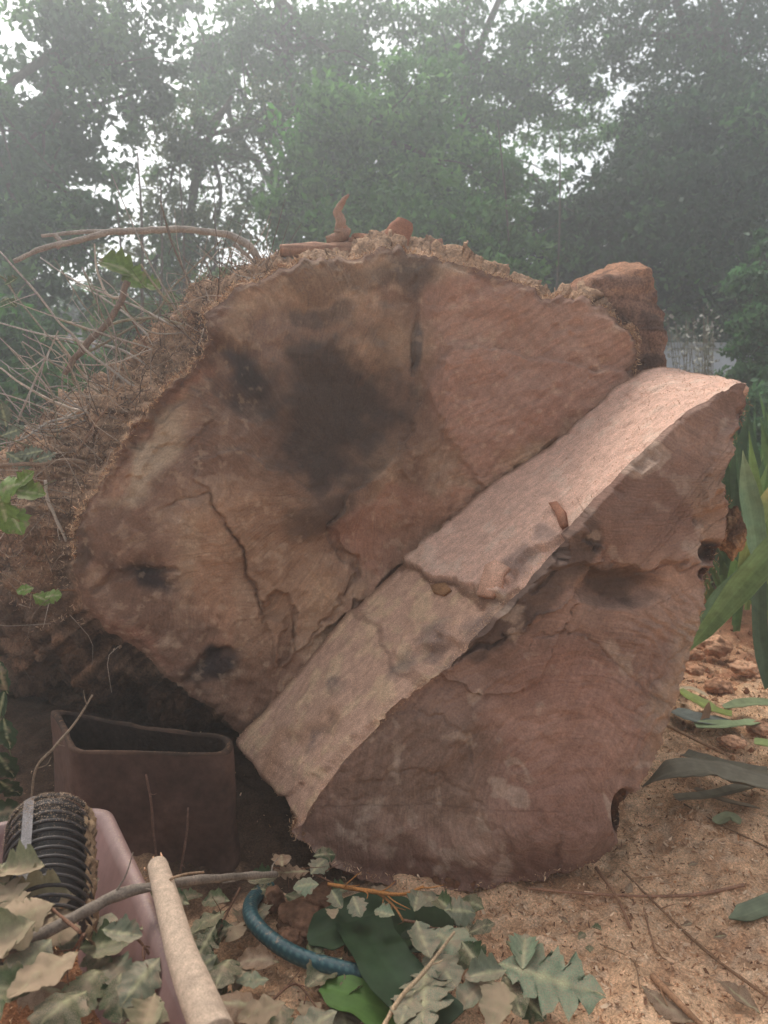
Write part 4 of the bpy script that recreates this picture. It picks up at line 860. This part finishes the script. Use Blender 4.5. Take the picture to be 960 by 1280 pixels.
# cut blades lying on the ground, right
DRY = S(142, 134, 112); GB = 'cut strap leaves lying on the sawdust'
for pix, zz, wd, col, lab, wp in [
 ([(855,942),(890,952),(960,966)], [.05,.06,.05], .05, S(104,98,78), 'grey-brown cut leaf strip, the upper one crossing to the right edge', ([0,1],[1,1])),
 ([(803,984),(840,966),(900,968),(985,990)], [.02,.09,.09,.05], .10, S(132,124,104), 'arched grey-green dry leaf with a dark hollow beneath it', ([0,.3,.8,1],[.1,.9,1,.8])),
 ([(845,998),(890,993),(960,975)], [.03,.03,.03], .035, DRY, 'narrow dry leaf strip just below the arched one', ([0,1],[.9,1])),
 ([(848,862),(885,885),(915,893)], [.08,.08,.07], .06, S(150,168,72), 'yellow-green cut leaf lying near the strap-leaved plant', ([0,.5,1],[.6,1,.7])),
 ([(840,888),(870,900),(930,905)], [.05,.06,.06], .07, S(122,134,128), 'blue-grey cut leaf lying under the green ones', WP),
 ([(870,908),(910,906),(952,902)], [.06,.07,.06], .05, S(164,186,134), 'pale green cut leaf with a bright edge', WP),
 ([(905,885),(940,880),(990,884)], [.06,.07,.06], .06, S(134,152,106), 'dull green cut leaf running out at the right edge', ([0,.3,1],[.4,1,1])),
 ([(846,866),(862,860),(885,870)], [.05,.05,.05], .025, S(206,184,150), 'short cream dry leaf end by the slab', WP),
 ([(943,928),(955,930),(990,938)], [.06,.06,.05], .05, S(168,188,112), 'bright leaf stub at the right edge', WP),
 ([(912,1146),(940,1140),(1000,1118)], [.02,.03,.04], .05, S(118,134,104), 'green-grey leaf tip at the lower right edge', ([0,.35,1],[.1,.9,1])),
 ([(895,1028),(912,1020),(925,1030)], [.01,.015,.01], .03, S(126,134,96), 'small pale leaf piece alone on the sawdust', WP),
 ([(868,985),(905,1000),(950,1010)], [.02,.02,.02], .02, S(150,128,104), 'thin dry strip below the arched leaf', WP)]:
    gblade(pix, zz, wd*1.35, lab, np.asarray(col)*.75+S(150,140,120)*.25, 'cut_leaf', 'leaf', GB, wprof=wp, fold=.12)
gblade([(868,918),(880,900),(886,878)], [.02,.06,.13], .035, 'tan curled bark strip standing up among the cut leaves', S(176,138,108), 'bark_strip', 'bark strip', None, wprof=WP, up0=(0, -1, 0))
# clods, stones, chips
for i, (cx, cy, rx, rz, lab) in enumerate([(893,808,.085,.05,'large red clod of soil behind the cut leaves'), (930,835,.07,.03,'red clod at the right edge beside the large one'), (898,858,.06,.035,'rounded orange-red clod in front of the large one'), (865,818,.06,.03,'flat clod touching the slab edge'), (915,928,.05,.02,'low clod between two cut leaves'), (868,838,.045,.02,'small crumbly clod by the slab'), (948,910,.05,.025,'small red clod by the bright leaf stub')]):
    p = G(cx, cy, .04); V, F, c = rock(p, (rx, rx*.9, rz), 11.+i*1.7, 34, .45, 2.6, (S(176,130,102), S(202,158,128))); o = link('soil_clod', mesh('soil_clod', V, F, c), M_stone, label=lab, cat='clod', group='red soil clods by the slab')
b = Bag()
for i in range(420):
    x_ = rng.uniform(1.2, 2.6); y_ = rng.uniform(2.5, 4.4); rr = rng.uniform(.004, .018); D_ = rng.normal(size=(6, 3)); D_ = np.array([[1,0,0],[0,1,0],[-1,0,0],[0,-1,0],[0,0,1],[0,0,-1.]])*rr*rng.uniform(.6, 1.3, (6, 1))+[x_, y_, gz(x_, y_)+rr*.3]
    b.add(D_, np.array([(0,1,4),(1,2,4),(2,3,4),(3,0,4),(1,0,5),(2,1,5),(3,2,5),(0,3,5)]), pick([S(160,112,84), S(184,142,110), S(130,88,66), S(150,124,98)], 1)[0])
link('soil_crumbs', b.build('soil_crumbs', False), M_stone, label='crumbs of red soil and chips on the ground right of the slab', kind='stuff')
for i, (cx, cy, rx, rz, lab) in enumerate([(340,1125,.032,.03,'small round brown stone touching the bend of the hose'), (375,1145,.055,.035,'larger brown stone right of the hose bend'), (362,1172,.03,.02,'small stone above the middle of the hose'), (400,1125,.05,.03,'dark stone in the shade behind the hose'), (385,1160,.04,.025,'flat dark stone between hose and leaf strip')]):
    p = G(cx, cy, .03); V, F, c = rock(p, (rx, rx, rz), 31.+i*2.1, 24, .5, 1.6, (S(116,86,68), S(140,106,84))); link('stone', mesh('stone', V, F, c), M_stone, label=lab, cat='stone', group='brown stones by the hose')

# twigs and dead leaves on the sawdust, right
for pix, r, col, lab in [
 ([(660,1110),(720,1116),(800,1120),(870,1118),(930,1106)], [.004,.004,.005], S(164,124,100), 'long level twig on the sawdust below the slab'),
 ([(745,1085),(770,1120),(788,1160)], [.005,.004], S(150,112,88), 'short dark twig pointing down from the slab corner'),
 ([(778,1088),(830,1140),(890,1195),(965,1250)], [.003,.0035,.004], S(140,108,84), 'long thin twig running diagonally to the lower right corner'),
 ([(805,1135),(812,1165),(820,1190)], [.003,.003], S(156,120,94), 'short thin upright-lying twig in the middle of the sawdust'),
 ([(815,1220),(850,1255),(885,1290)], [.008,.006], S(156,118,90), 'stout broken twig near the lower edge'),
 ([(790,1098),(830,1094),(842,1092)], [.002,.002], S(176,136,104), 'very fine twig above the level one'),
 ([(855,1005),(900,1030),(960,1060)], [.003,.003], S(136,108,84), 'thin twig below the dry leaf strips at right'),
 ([(830,905),(870,925),(905,942)], [.006,.005], S(160,126,98), 'light brown stick by the foot of the slab edge'),
 ([(750,1180),(790,1200),(800,1235)], [.0016,.0016], S(150,120,94), 'hair-thin bent twig right of the big oak leaf')]:
    gbranch('ground_twig', pix, [.012+gz(*G(a_, b_)[:2]) for a_, b_ in pix], r, col, lab, 'twig', M_twig, 40, 7, .3, 2, .05, 'twigs lying on the sawdust')
gbranch('leaning_stick', [(470,1300),(500,1248),(530,1215),(568,1165)], [.10,.12,.13,.14], [.0055,.005,.0045,.003], S(176,150,120), 'thin pale stick leaning over the oak leaves towards the slab', 'stick', M_twig, 50, 8, .3, 1, .05)
gbranch('ochre_twig', [(410,1105),(450,1112),(500,1118),(530,1108)], [.10,.11,.12,.14], [.005,.005,.003], S(176,120,70), 'ochre forked twig lying under the lower slab edge', 'twig', M_twig, 40, 8, .3, 6, .07)
gbranch('ochre_twig', [(466,1112),(490,1130),(505,1152)], [.10,.10,.09], [.004,.003,.003], S(170,120,78), 'short ochre twig hanging down from the forked one', 'twig', M_twig, 30, 8, .3, 5, .05)
for i, (cx, cy, ln, an, lab) in enumerate([(786,1112,.06,60,'small curled brown leaf on the level twig'), (900,1170,.05,10,'brown leaf scrap under the level twig at right'), (705,1150,.04,130,'small brown leaf scrap just below the slab foot'), (866,1080,.045,20,'brown leaf scrap in the middle of the sawdust'), (838,1262,.14,130,'long curled tan leaf near the lower edge'), (925,1245,.12,120,'folded brown leaf at the lower right corner'), (860,1155,.04,200,'tiny brown leaf scrap beside the diagonal twig')]):
    p = G(cx, cy, .02); leaf_px(None, cx, cy, .02, ln, an, kind='smooth', i=i % 4, tone='brown', name='dead_leaf', label=lab, cat='leaf', group='dead leaves on the sawdust')
for i, (cx, cy, ln, an, lab) in enumerate([(727,1170,.035,40,'small green leaf scrap, right of a pair on the sawdust'), (745,1160,.035,-20,'small green leaf scrap at the top of a pair'), (737,1185,.03,80,'tiny green leaf scrap below the pair')]):
    leaf_px(None, cx, cy, .02, ln, an, kind='oak', i=i, tone='green', name='leaf_scrap', label=lab, cat='leaf', group='green leaf scraps on the sawdust')

# ---- oak sprigs
sprig('sprig of dusty oak leaves lying on top of the ribbed pipe', [(100,1165),(60,1130),(20,1080)], .40, [(62,1072,.13,150,'dusty'),(28,1085,.14,170,'dusty'),(82,1066,.11,60,'green'),(14,1120,.15,140,'dusty'),(50,1125,.16,200,'dusty2'),(85,1112,.12,-20,'grey'),(24,1150,.15,210,'dusty2'),(70,1150,.14,-60,'dusty2'),(4,1095,.13,120,'green'),(100,1100,.11,-30,'dark'),(6,1170,.14,200,'dusty')])
sprig('sprig of sandy and green oak leaves below the long grey branch in the tub', [(105,1168),(90,1190),(60,1230)], .35, [(60,1212,.17,235,'dusty2'),(40,1200,.13,250,'grey'),(120,1196,.13,-40,'green'),(145,1212,.14,-50,'grey'),(110,1230,.16,-100,'green'),(130,1180,.12,10,'green'),(15,1235,.13,200,'green'),(80,1255,.14,250,'dark'),(150,1240,.12,-70,'dark')])
sprig('sprig of green oak leaves between the tub rim and the pale branch', [(160,1160),(185,1190),(205,1230)], .33, [(200,1200,.11,-40,'green'),(206,1252,.13,-95,'green'),(178,1222,.12,-120,'grey'),(150,1166,.10,10,'grey'),(195,1160,.10,30,'green'),(185,1270,.12,-90,'dusty')])
sprig('sprig of brownish oak leaves left of the hose bend', [(300,1110),(280,1150),(262,1200)], .06, [(262,1150,.14,230,'green'),(290,1160,.11,-60,'dusty2'),(255,1182,.14,250,'dark'),(280,1210,.12,-100,'dark'),(270,1125,.11,160,'green'),(318,1140,.12,-70,'grey'),(330,1112,.10,20,'dark'),(248,1210,.12,220,'grey')])
sprig('sprig of small dark and pale oak leaves under the left slab tip', [(340,1085),(380,1088),(430,1110)], .14, [(366,1090,.12,200,'brown'),(398,1082,.08,60,'grey'),(384,1106,.09,190,'pale'),(420,1122,.08,-60,'grey'),(405,1068,.09,20,'dark'),(352,1075,.10,100,'brown'),(445,1130,.08,-70,'grey'),(415,1140,.07,-80,'dusty'),(330,1098,.10,200,'dark')])
sprig('spray of grey-green oak leaves crossing the leaning stick', [(505,1150),(540,1160),(600,1205)], .12, [(482,1142,.07,150,'pale'),(528,1172,.12,-75,'grey'),(565,1178,.15,-35,'pale'),(520,1128,.09,80,'grey'),(575,1138,.10,20,'grey'),(548,1205,.16,-60,'grey'),(530,1240,.20,-95,'grey'),(590,1195,.11,-60,'dark'),(555,1130,.08,120,'green'),(510,1255,.15,-110,'grey'),(600,1160,.08,20,'dark')])
sprig('spray of oak leaves at the lower edge left of the big oak leaf', [(605,1195),(630,1210),(650,1215)], .10, [(610,1216,.12,190,'grey'),(622,1250,.16,-110,'dusty'),(645,1190,.09,110,'green'),(640,1240,.13,-80,'dark'),(660,1250,.13,-60,'dark'),(595,1240,.12,210,'grey')])
sprig('sprig of dark oak leaves at the lower edge left of the leaf strips', [(340,1250),(370,1230),(400,1265)], .05, [(318,1225,.09,200,'pale'),(330,1262,.12,200,'dusty2'),(300,1255,.13,180,'brown'),(350,1270,.12,-80,'dark'),(300,1225,.10,80,'green')])
o = leaf_px(None, 682, 1222, .10, .215, -18, -4, kind='oak', i=3, tone='pale', name='oak_leaf', label='large pale green lobed oak leaf lying on the sawdust, lower centre right', cat='leaf')
leaf_px(None, 655, 1190, .12, .12, 75, 10, kind='oak', i=1, tone='pale', name='oak_leaf', label='smaller pale oak leaf pointing up behind the large one', cat='leaf')
# loose leaves filling the litter
_used = {}
def loose_label(cx, cy, tn):
    t = {'dark': 'dark green', 'brown': 'brown', 'green': 'mid-green', 'dusty2': 'sandy tan', 'grey': 'grey-green'}[tn]
    marks = [('the ribbed pipe', 60, 1085), ('the tub rim corner', 150, 1060), ('the long grey branch', 100, 1150), ('the lower left corner', 20, 1270), ('the thick pale branch', 225, 1180), ('the foot of the pale branch', 270, 1270), ('the hose bend', 315, 1130), ('the middle of the hose', 370, 1200), ('the broad dark leaf strips', 480, 1220), ('the leaning stick', 560, 1180), ('the big pale oak leaf', 660, 1240), ('the left slab tip', 400, 1090), ('the slab foot', 560, 1120)]
    m, mx, my = min(marks, key=lambda q: (q[1]-cx)**2+(q[2]-cy)**2)
    side = ('left of' if cx < mx else 'right of') if abs(cx-mx) > abs(cy-my) else ('above' if cy < my else 'below')
    base = f'loose {t} oak leaf {side} {m}'
    k = _used.get(base, 0); _used[base] = k+1
    return base if k == 0 else f"{['', 'another', 'third', 'fourth', 'fifth', 'sixth'][k]} {base}, {'lower down' if k % 2 else 'partly covered'}"
for i in range(48):
    cx = rng.uniform(-20, 330) if i < 32 else rng.uniform(340, 640); cy = rng.uniform(1110, 1290) if cx > 40 else rng.uniform(1060, 1290)
    inside = cx < 215 and cy > 1050; tn = ['dark', 'brown', 'green', 'dusty2', 'dark', 'grey'][rng.integers(6)]
    leaf_px(None, cx, cy, (.22 if inside else .02)+rng.uniform(0, .03), rng.uniform(.08, .14), rng.uniform(0, 360), rng.uniform(-15, 15), kind='oak', i=int(rng.integers(7)), tone=tn, name='fallen_leaf', label=loose_label(cx, cy, tn), cat='leaf', group='loose oak leaves in the litter')
# ivy / leafy shoots on the left
def leafy_shoot(label, px, py, Yd, leaves, tone, size, col=GREEN):
    pts = cr(P(np.array(px, float), np.array(py, float), np.full(len(px), Yd)), 20); e = empty('leafy_shoot', label, 'shoot', 'leafy green shoots at the left', tuple(pts[0])); b = Bag(); add_tube(b, pts, [.003, .0015], col, seg=6); kid('stem', b.build('stem'), M_twig, e)
    for (cx, cy, s_, an) in leaves:
        p = P(cx, cy, Yd-.02); d_ = np.array([math.cos(R(an)), .2*rng.normal(), math.sin(R(an))]); put_leaf(e, p-d_*s_*.5, d_, unit([rng.normal()*.3, -1, .6]), s_, 'oak', int(rng.integers(7)), tone)
leafy_shoot('green leafy shoot hanging at the left edge below the level branch', [0,20,40,70], [600,605,612,600], 2.3, [(35,615,.10,-10),(8,610,.11,200),(5,640,.12,-80),(18,648,.10,-60),(30,600,.07,40)], 'bright', .1)
leafy_shoot('tiny leafy sprig on the dark left flank of the trunk', [100,70,50,22], [738,738,742,738], 2.42, [(32,737,.06,190),(52,748,.06,-30),(64,745,.06,10)], 'bright', .06, S(130,90,64))
leafy_shoot('bright yellow-green leaves hanging among the twigs by the bright sky gap', [120,140,160,190], [330,328,338,355], 2.9, [(150,335,.14,160),(166,345,.12,-40),(186,356,.09,-20)], 'bright', .1)
leafy_shoot('small pale shoot at the far left above the hedge', [0,10,18], [345,352,365], 2.7, [(14,352,.05,30),(14,378,.04,-40),(6,375,.04,200)], 'green', .05)
leafy_shoot('faded grey-green leaves over the shredded bark at the left edge', [0,15,40,60], [545,550,560,575], 2.65, [(15,540,.09,20),(40,566,.09,190),(22,574,.10,-30),(55,572,.08,20),(5,520,.08,100)], 'grey', .08)
leafy_shoot('dull leaves at the left edge beside the planter', [0,10,16,12], [900,930,960,1000], 2.2, [(8,915,.10,-80),(6,955,.11,-70),(12,985,.10,-60),(4,1015,.12,10),(20,1035,.13,180),(2,880,.09,-100),(4,850,.1,100)], 'dark', .1)

# ================================================================== BACKGROUND: wall, trees, hedges
wallg = empty('garden_wall', 'pale grey rendered garden wall seen under the dark evergreens at right', 'wall', loc=(6, 7.6, 0))
V, F = box_quads((1.6, 7.6, -.1), (13, 7.8, 1.86)); kid('wall_body', mesh('wall_body', V, np.array(F), S(214, 218, 226), smooth=False), M_render, wallg)
V, F = box_quads((1.55, 7.56, 1.863), (13.05, 7.84, 1.92)); kid('coping', mesh('coping', V, np.array(F), S(170, 172, 176), smooth=False), M_render, wallg)
shed = empty('garden_shed', 'dim grey garden shed half hidden behind the twigs at left', 'shed', loc=(-4.3, 11, 0))
V, F = box_quads((-5.4, 11, -.1), (-3.2, 13, 1.9)); kid('wall', mesh('wall', V, np.array(F), S(120, 118, 122), smooth=False), M_render, shed)
V = [(-5.6,10.8,1.903),(-3.0,10.8,1.903),(-3.0,13.2,1.903),(-5.6,13.2,1.903),(-5.6,12,2.5),(-3.0,12,2.5)]; kid('roof', mesh('roof', V, [np.array([(0,1,5,4),(3,4,5,2),(0,3,2,1)]), np.array([(1,2,5),(0,4,3)])], S(96,90,92), smooth=False), M_render, shed)
V, F = box_quads((-4.7, 10.97, 1.0), (-3.9, 11.02, 1.6)); kid('window', mesh('window', V, np.array(F), S(150,160,176), smooth=False), M_plastic, shed)

def leaves_mesh(name, blobs, size, cols, density=1.):
    P_, S_, C_ = [], [], []
    for (c_, r_, n_) in blobs:
        c_ = np.asarray(c_); r_ = np.asarray(r_)*np.ones(3); n_ = int(n_*density); m = max(5, n_//90)
        d_ = rng.normal(size=(m, 3)); d_ /= np.linalg.norm(d_, axis=1)[:, None]; cl = c_+d_*r_*(rng.random((m, 1))**.42)
        k = rng.integers(0, m, n_); sp_ = r_.mean()*rng.uniform(.12, .26, m)[k][:, None]
        p = cl[k]+rng.normal(size=(n_, 3))*sp_*[1, 1, .7]; tone = pick(cols, m, .15)[k]*(1+.18*rng.normal(size=(n_, 1)))
        P_.append(p); C_.append(tone); S_.append(rng.uniform(size*.6, size*1.35, n_))
    p = np.vstack(P_); s = np.concatenate(S_)[:, None]; c_ = np.vstack(C_); n_ = len(p)
    p[:, 2] = np.maximum(p[:, 2], .02)
    s = s*1.3; d_ = rng.normal(size=(n_, 3)); d_[:, 2] -= .3; d_ /= np.linalg.norm(d_, axis=1)[:, None]; e_ = np.cross(d_, rng.normal(size=(n_, 3))+[0, 0, 1.2]); e_ /= np.linalg.norm(e_, axis=1)[:, None]; nn = np.cross(d_, e_)
    a_ = p-d_*s*.5; b_ = p+e_*s*.27+nn*s*.05; cc = p+d_*s*.55; dd = p-e_*s*.27+nn*s*.05
    V = np.stack([a_, b_, cc, dd], 1).reshape(-1, 3); k = np.arange(n_)[:, None]*4
    return mesh(name, V, k+np.arange(4), np.repeat(np.clip(c_*np.array([1.2, 1.75, 1.05]), .005, 1), 4, 0), smooth=False)
def pblob(px, py, Yv, rpx, rpy, n, ry=None):
    c_ = P(px, py, Yv); s_ = Yv/FPX; return (c_, (rpx*s_, (ry or rpx*s_*.8), rpy*s_), n)
def tree(name, label, cat, base, trunk_px, Yt, rt, blobs, size, cols, group=None, bark=S(92,80,70), limbs=True, dens=1.):
    e = empty(name, label, cat, group, tuple(base)); b = Bag()
    tp = np.vstack([[base], P(np.array([q[0] for q in trunk_px], float), np.array([q[1] for q in trunk_px], float), np.full(len(trunk_px), Yt))]); tp = cr(tp, 40)
    add_tube(b, tp, [rt*1.3, rt, rt*.8, rt*.5, rt*.25], bark, seg=14, rough=.35, nscale=4); kid('trunk', b.build('trunk'), M_bark, e)
    if limbs:
        b = Bag()
        for (c_, r_, n_) in blobs:
            k = rng.integers(10, 38); q = cr([tp[k], tp[k]*.5+c_*.5+rng.normal(size=3)*.2, c_], 14); add_tube(b, q, [rt*.4, rt*.12], bark, seg=7)
            for _ in range(5):
                e2 = c_+rng.normal(size=3)*np.asarray(r_)*.55; m_ = q[rng.integers(6, 13)]; add_tube(b, cr([m_, (m_+e2)/2+rng.normal(size=3)*.1, e2], 8), [rt*.14, rt*.03], bark, seg=5)
        kid('limbs', b.build('limbs'), M_bark, e)
    kid('crown', leaves_mesh('crown', blobs, size, cols, dens), M_leaf, e); return e
GRN = [S(74,96,58), S(88,112,64), S(60,82,52)]; LGT = [S(92,112,72), S(108,128,82), S(78,98,64)]; DRK = [S(44,58,46), S(58,76,58), S(36,50,42), S(78,98,72), S(50,66,52)]; OLV = [S(96,92,74), S(84,84,66), S(112,100,82)]
DT = .6
tree('broadleaf_tree', 'tall dark tree filling the upper left corner', 'tree', (-4.6, 8.6, 0), [(20,330),(30,160),(66,120),(90,20)], 8.6, .13,
     [pblob(70,70,8.6,80,60,6500), pblob(150,60,9.2,65,70,6000), pblob(30,180,8.2,70,70,8000), pblob(100,180,9.,60,60,5000), pblob(60,280,8.,80,60,9000), pblob(10,380,7.6,80,70,9000), pblob(185,110,9.5,35,50,2500), pblob(100,-90,8.6,120,60,3500), pblob(30,280,7.6,60,50,5000)], .075, [S(70,84,66), S(58,74,56), S(88,104,72)], dens=DT*.68)
tree('olive_tree', 'greyish twiggy tree with thin foliage right of the bright sky gap', 'tree', (-2.6, 10, 0), [(225,420),(235,300),(250,200),(290,120)], 10., .09,
     [pblob(235,170,10,60,45,6500), pblob(210,250,10,45,50,3500), pblob(300,230,10.5,55,60,6000), pblob(260,320,10,80,55,7500), pblob(330,150,10.5,45,45,4000), pblob(190,340,9,40,45,2500), pblob(140,330,9,40,60,2600)], .06, OLV+[S(80,96,62)], dens=DT*.68)
tree('broadleaf_tree', 'tall tree with a dark leaning trunk left of centre', 'tree', (-1.5, 11.5, 0), [(365,330),(380,180),(362,70),(330,-60)], 11.5, .14,
     [pblob(380,60,11.5,75,60,8000), pblob(290,50,11.5,60,40,4500), pblob(300,110,11.3,70,35,4500), pblob(450,60,12,60,60,6000), pblob(430,150,11,70,60,9000), pblob(370,-60,11.5,150,60,7000), pblob(245,20,12,30,30,1200), pblob(245,90,12,40,30,2200)], .075, [S(78,98,62), S(66,86,56), S(94,110,74)], dens=DT*.68)
tree('leafy_tree', 'bright mid-green bushy tree behind the centre of the trunk', 'tree', (-.1, 9, 0), [(455,330),(450,230),(440,150)], 9., .08,
     [pblob(420,190,9,70,70,11000), pblob(500,220,9,65,80,11000), pblob(380,270,9,50,55,6500), pblob(470,290,8.6,90,50,9000), pblob(560,290,8.8,70,60,8000), pblob(600,250,9.3,60,60,7000), pblob(520,130,9.5,55,50,6000), pblob(620,320,8.4,60,50,7000)], .07, LGT+[S(80,108,60)], dens=DT)
tree('broadleaf_tree', 'tall green tree right of centre with small sky gaps', 'tree', (1.2, 12, 0), [(580,330),(575,200),(590,90),(640,-40)], 12., .13,
     [pblob(560,60,12,60,60,7000), pblob(640,60,12,70,60,8000), pblob(560,170,11.5,60,60,8000), pblob(640,130,12,55,45,4500), pblob(720,90,12,55,60,5500), pblob(720,160,12.4,45,40,3000), pblob(600,-60,12,130,60,6000), pblob(690,240,12.2,45,40,2600)], .075, [S(84,106,62), S(100,122,70), S(70,90,56)], dens=DT*.68)
tree('tall_tree', 'dark tall tree with a forked trunk in the upper right corner', 'tree', (5.2, 11, 0), [(905,330),(905,160),(905,60),(880,-60)], 11., .2,
     [pblob(790,40,11,70,55,7000), pblob(870,30,11.3,60,50,5000), pblob(950,60,11,60,70,6000), pblob(830,110,11.2,60,45,5000), pblob(900,120,10.8,70,40,6000), pblob(980,160,10.5,60,70,6000), pblob(850,-60,11,160,60,7000), pblob(1060,40,11,90,160,5000)], .07, [S(66,78,62), S(56,68,56), S(80,92,70)], dens=DT*.68)
tree('evergreen_tree', 'broad very dark evergreen mass behind the right side', 'tree', (3.4, 9.4, 0), [(800,430),(815,320),(840,220)], 9.4, .14,
     [pblob(840,200,9.4,85,65,13000), pblob(930,220,9,80,80,13000), pblob(770,270,9.4,75,60,12000), pblob(860,300,8.8,100,80,16000), pblob(720,340,9.2,60,50,8000), pblob(960,350,8.8,80,80,12000), pblob(800,370,9.4,70,40,8000), pblob(690,300,9.5,45,50,5000), pblob(900,390,9.6,70,30,5000)], .075, DRK, dens=DT)
tree('leafy_shrub', 'grey-green shrub at the right edge in front of the evergreen', 'shrub', (3.3, 6.3, 0), [(950,520),(950,470)], 6.3, .02,
     [pblob(945,350,6.3,30,30,1800), pblob(930,395,6.3,28,25,1400), pblob(965,390,6.2,30,50,2200), pblob(955,310,6.4,20,24,700), pblob(945,440,6.3,40,30,2600), pblob(925,470,6.2,40,24,2200), pblob(940,520,5.6,60,36,4500), pblob(960,590,5.2,60,40,4000), pblob(900,560,5.4,30,30,1800)], .05, [S(70,88,70), S(84,102,82)], dens=DT)
tree('ivy_hedge', 'dark ivy-like hedge at the left edge behind the twigs', 'hedge', (-3., 5.6, 0), [(20,520),(15,470)], 5.6, .04,
     [pblob(10,440,5.6,70,60,9000), pblob(70,490,5.4,70,40,8000), pblob(0,520,5.2,60,50,6000), pblob(110,470,6,50,35,4000), pblob(130,520,6,60,50,5000), pblob(-20,600,5.2,70,80,5000), pblob(60,560,5.6,80,60,6000)], .06, [S(66,92,52), S(52,74,46), S(80,106,58)], dens=DT)
tree('boundary_hedge', 'long dark hedge closing the garden behind the trees', 'hedge', (0, 15, 0), [(480,460)], 15, .1,
     [pblob(x_, 420+8*math.sin(x_), 15+.5*math.sin(x_*.7), 75, 62, 7000, 1.) for x_ in range(-250, 1260, 82)] , .11, [S(50,66,44), S(62,80,50), S(42,56,40)], limbs=False, dens=DT)
tree('leafy_shrub', 'low mixed shrub behind the upper left rim of the trunk', 'shrub', (-1.9, 7, 0), [(235,440),(235,400)], 7., .03,
     [pblob(230,400,7,60,40,4000), pblob(160,420,7.3,60,40,3500), pblob(300,360,7.4,50,30,3000), pblob(130,390,8,40,30,2200)], .05, [S(80,92,58), S(66,80,50), S(100,104,72)], dens=DT)
# tall weeds with pale seed heads in front of the wall
wd = empty('seeding_weeds', 'tall dry weeds with pale seed heads in front of the garden wall', 'plant', loc=(3.0, 7.4, 0)); b = Bag(); hd = []
for i in range(30):
    x0 = rng.uniform(846, 905); x1 = x0+rng.uniform(-22, 18); y1 = rng.uniform(375, 450); Yv = rng.uniform(6.3, 7.3); q = cr([P(x0, 520, Yv), P((x0+x1)/2+rng.normal()*4, (520+y1)/2, Yv), P(x1, y1, Yv)], 12); add_tube(b, q, [.005, .002], S(130,120,100), seg=4)
    for _ in range(9): hd.append(q[rng.integers(5, 12)]+rng.normal(size=3)*.05)
kid('stems', b.build('stems'), M_twig, wd, kind='stuff'); hd = np.array(hd)
kid('seed_heads', flakes('seed_heads', hd, rng.uniform(.02, .05, len(hd)), pick([S(176,172,160), S(140,140,124)], len(hd)), M_shav, flat=1, aspect=1.6), M_shav, wd, kind='stuff')
# low growth between slab and wall
n = 9000; pp = np.stack([rng.uniform(1.2, 6, n), rng.uniform(4.6, 9, n), rng.uniform(.0, .55, n)], -1)
link('undergrowth', flakes('undergrowth', pp, rng.uniform(.08, .22, n), pick([S(80,104,58), S(110,130,76), S(62,80,48)], n), M_leaf, flat=1.8, aspect=5), M_leaf, label='grassy undergrowth between the slab and the garden wall', kind='stuff')
n = 5000; pp = np.stack([rng.uniform(-4.5, -1.6, n), rng.uniform(3.2, 7, n), rng.uniform(.0, .4, n)], -1)
link('ground_cover', flakes('ground_cover', pp, rng.uniform(.06, .18, n), pick([S(70,86,52), S(96,110,66), S(90,76,56)], n), M_leaf, flat=1.5, aspect=4), M_leaf, label='low leafy ground cover left behind the planter', kind='stuff')

# ================================================================== HAZE
V, F = box_quads((-30, -6, -1.2), (30, 30, 9.5))  # volume added to lift the dark tones, like a smeared lens
hm = bpy.data.materials.new('haze'); hm.use_nodes = True; ht = hm.node_tree; ht.nodes.clear(); ho = ht.nodes.new('ShaderNodeOutputMaterial'); pv = ht.nodes.new('ShaderNodeVolumePrincipled')
pv.inputs['Color'].default_value = (.90, .945, .96, 1); pv.inputs['Density'].default_value = HAZE; pv.inputs['Anisotropy'].default_value = .6; ht.links.new(pv.outputs[0], ho.inputs['Volume'])
link('haze', mesh('haze', V, np.array(F), smooth=False), hm, label='thin pale haze volume added to veil the view and lift the dark tones', kind='stuff')
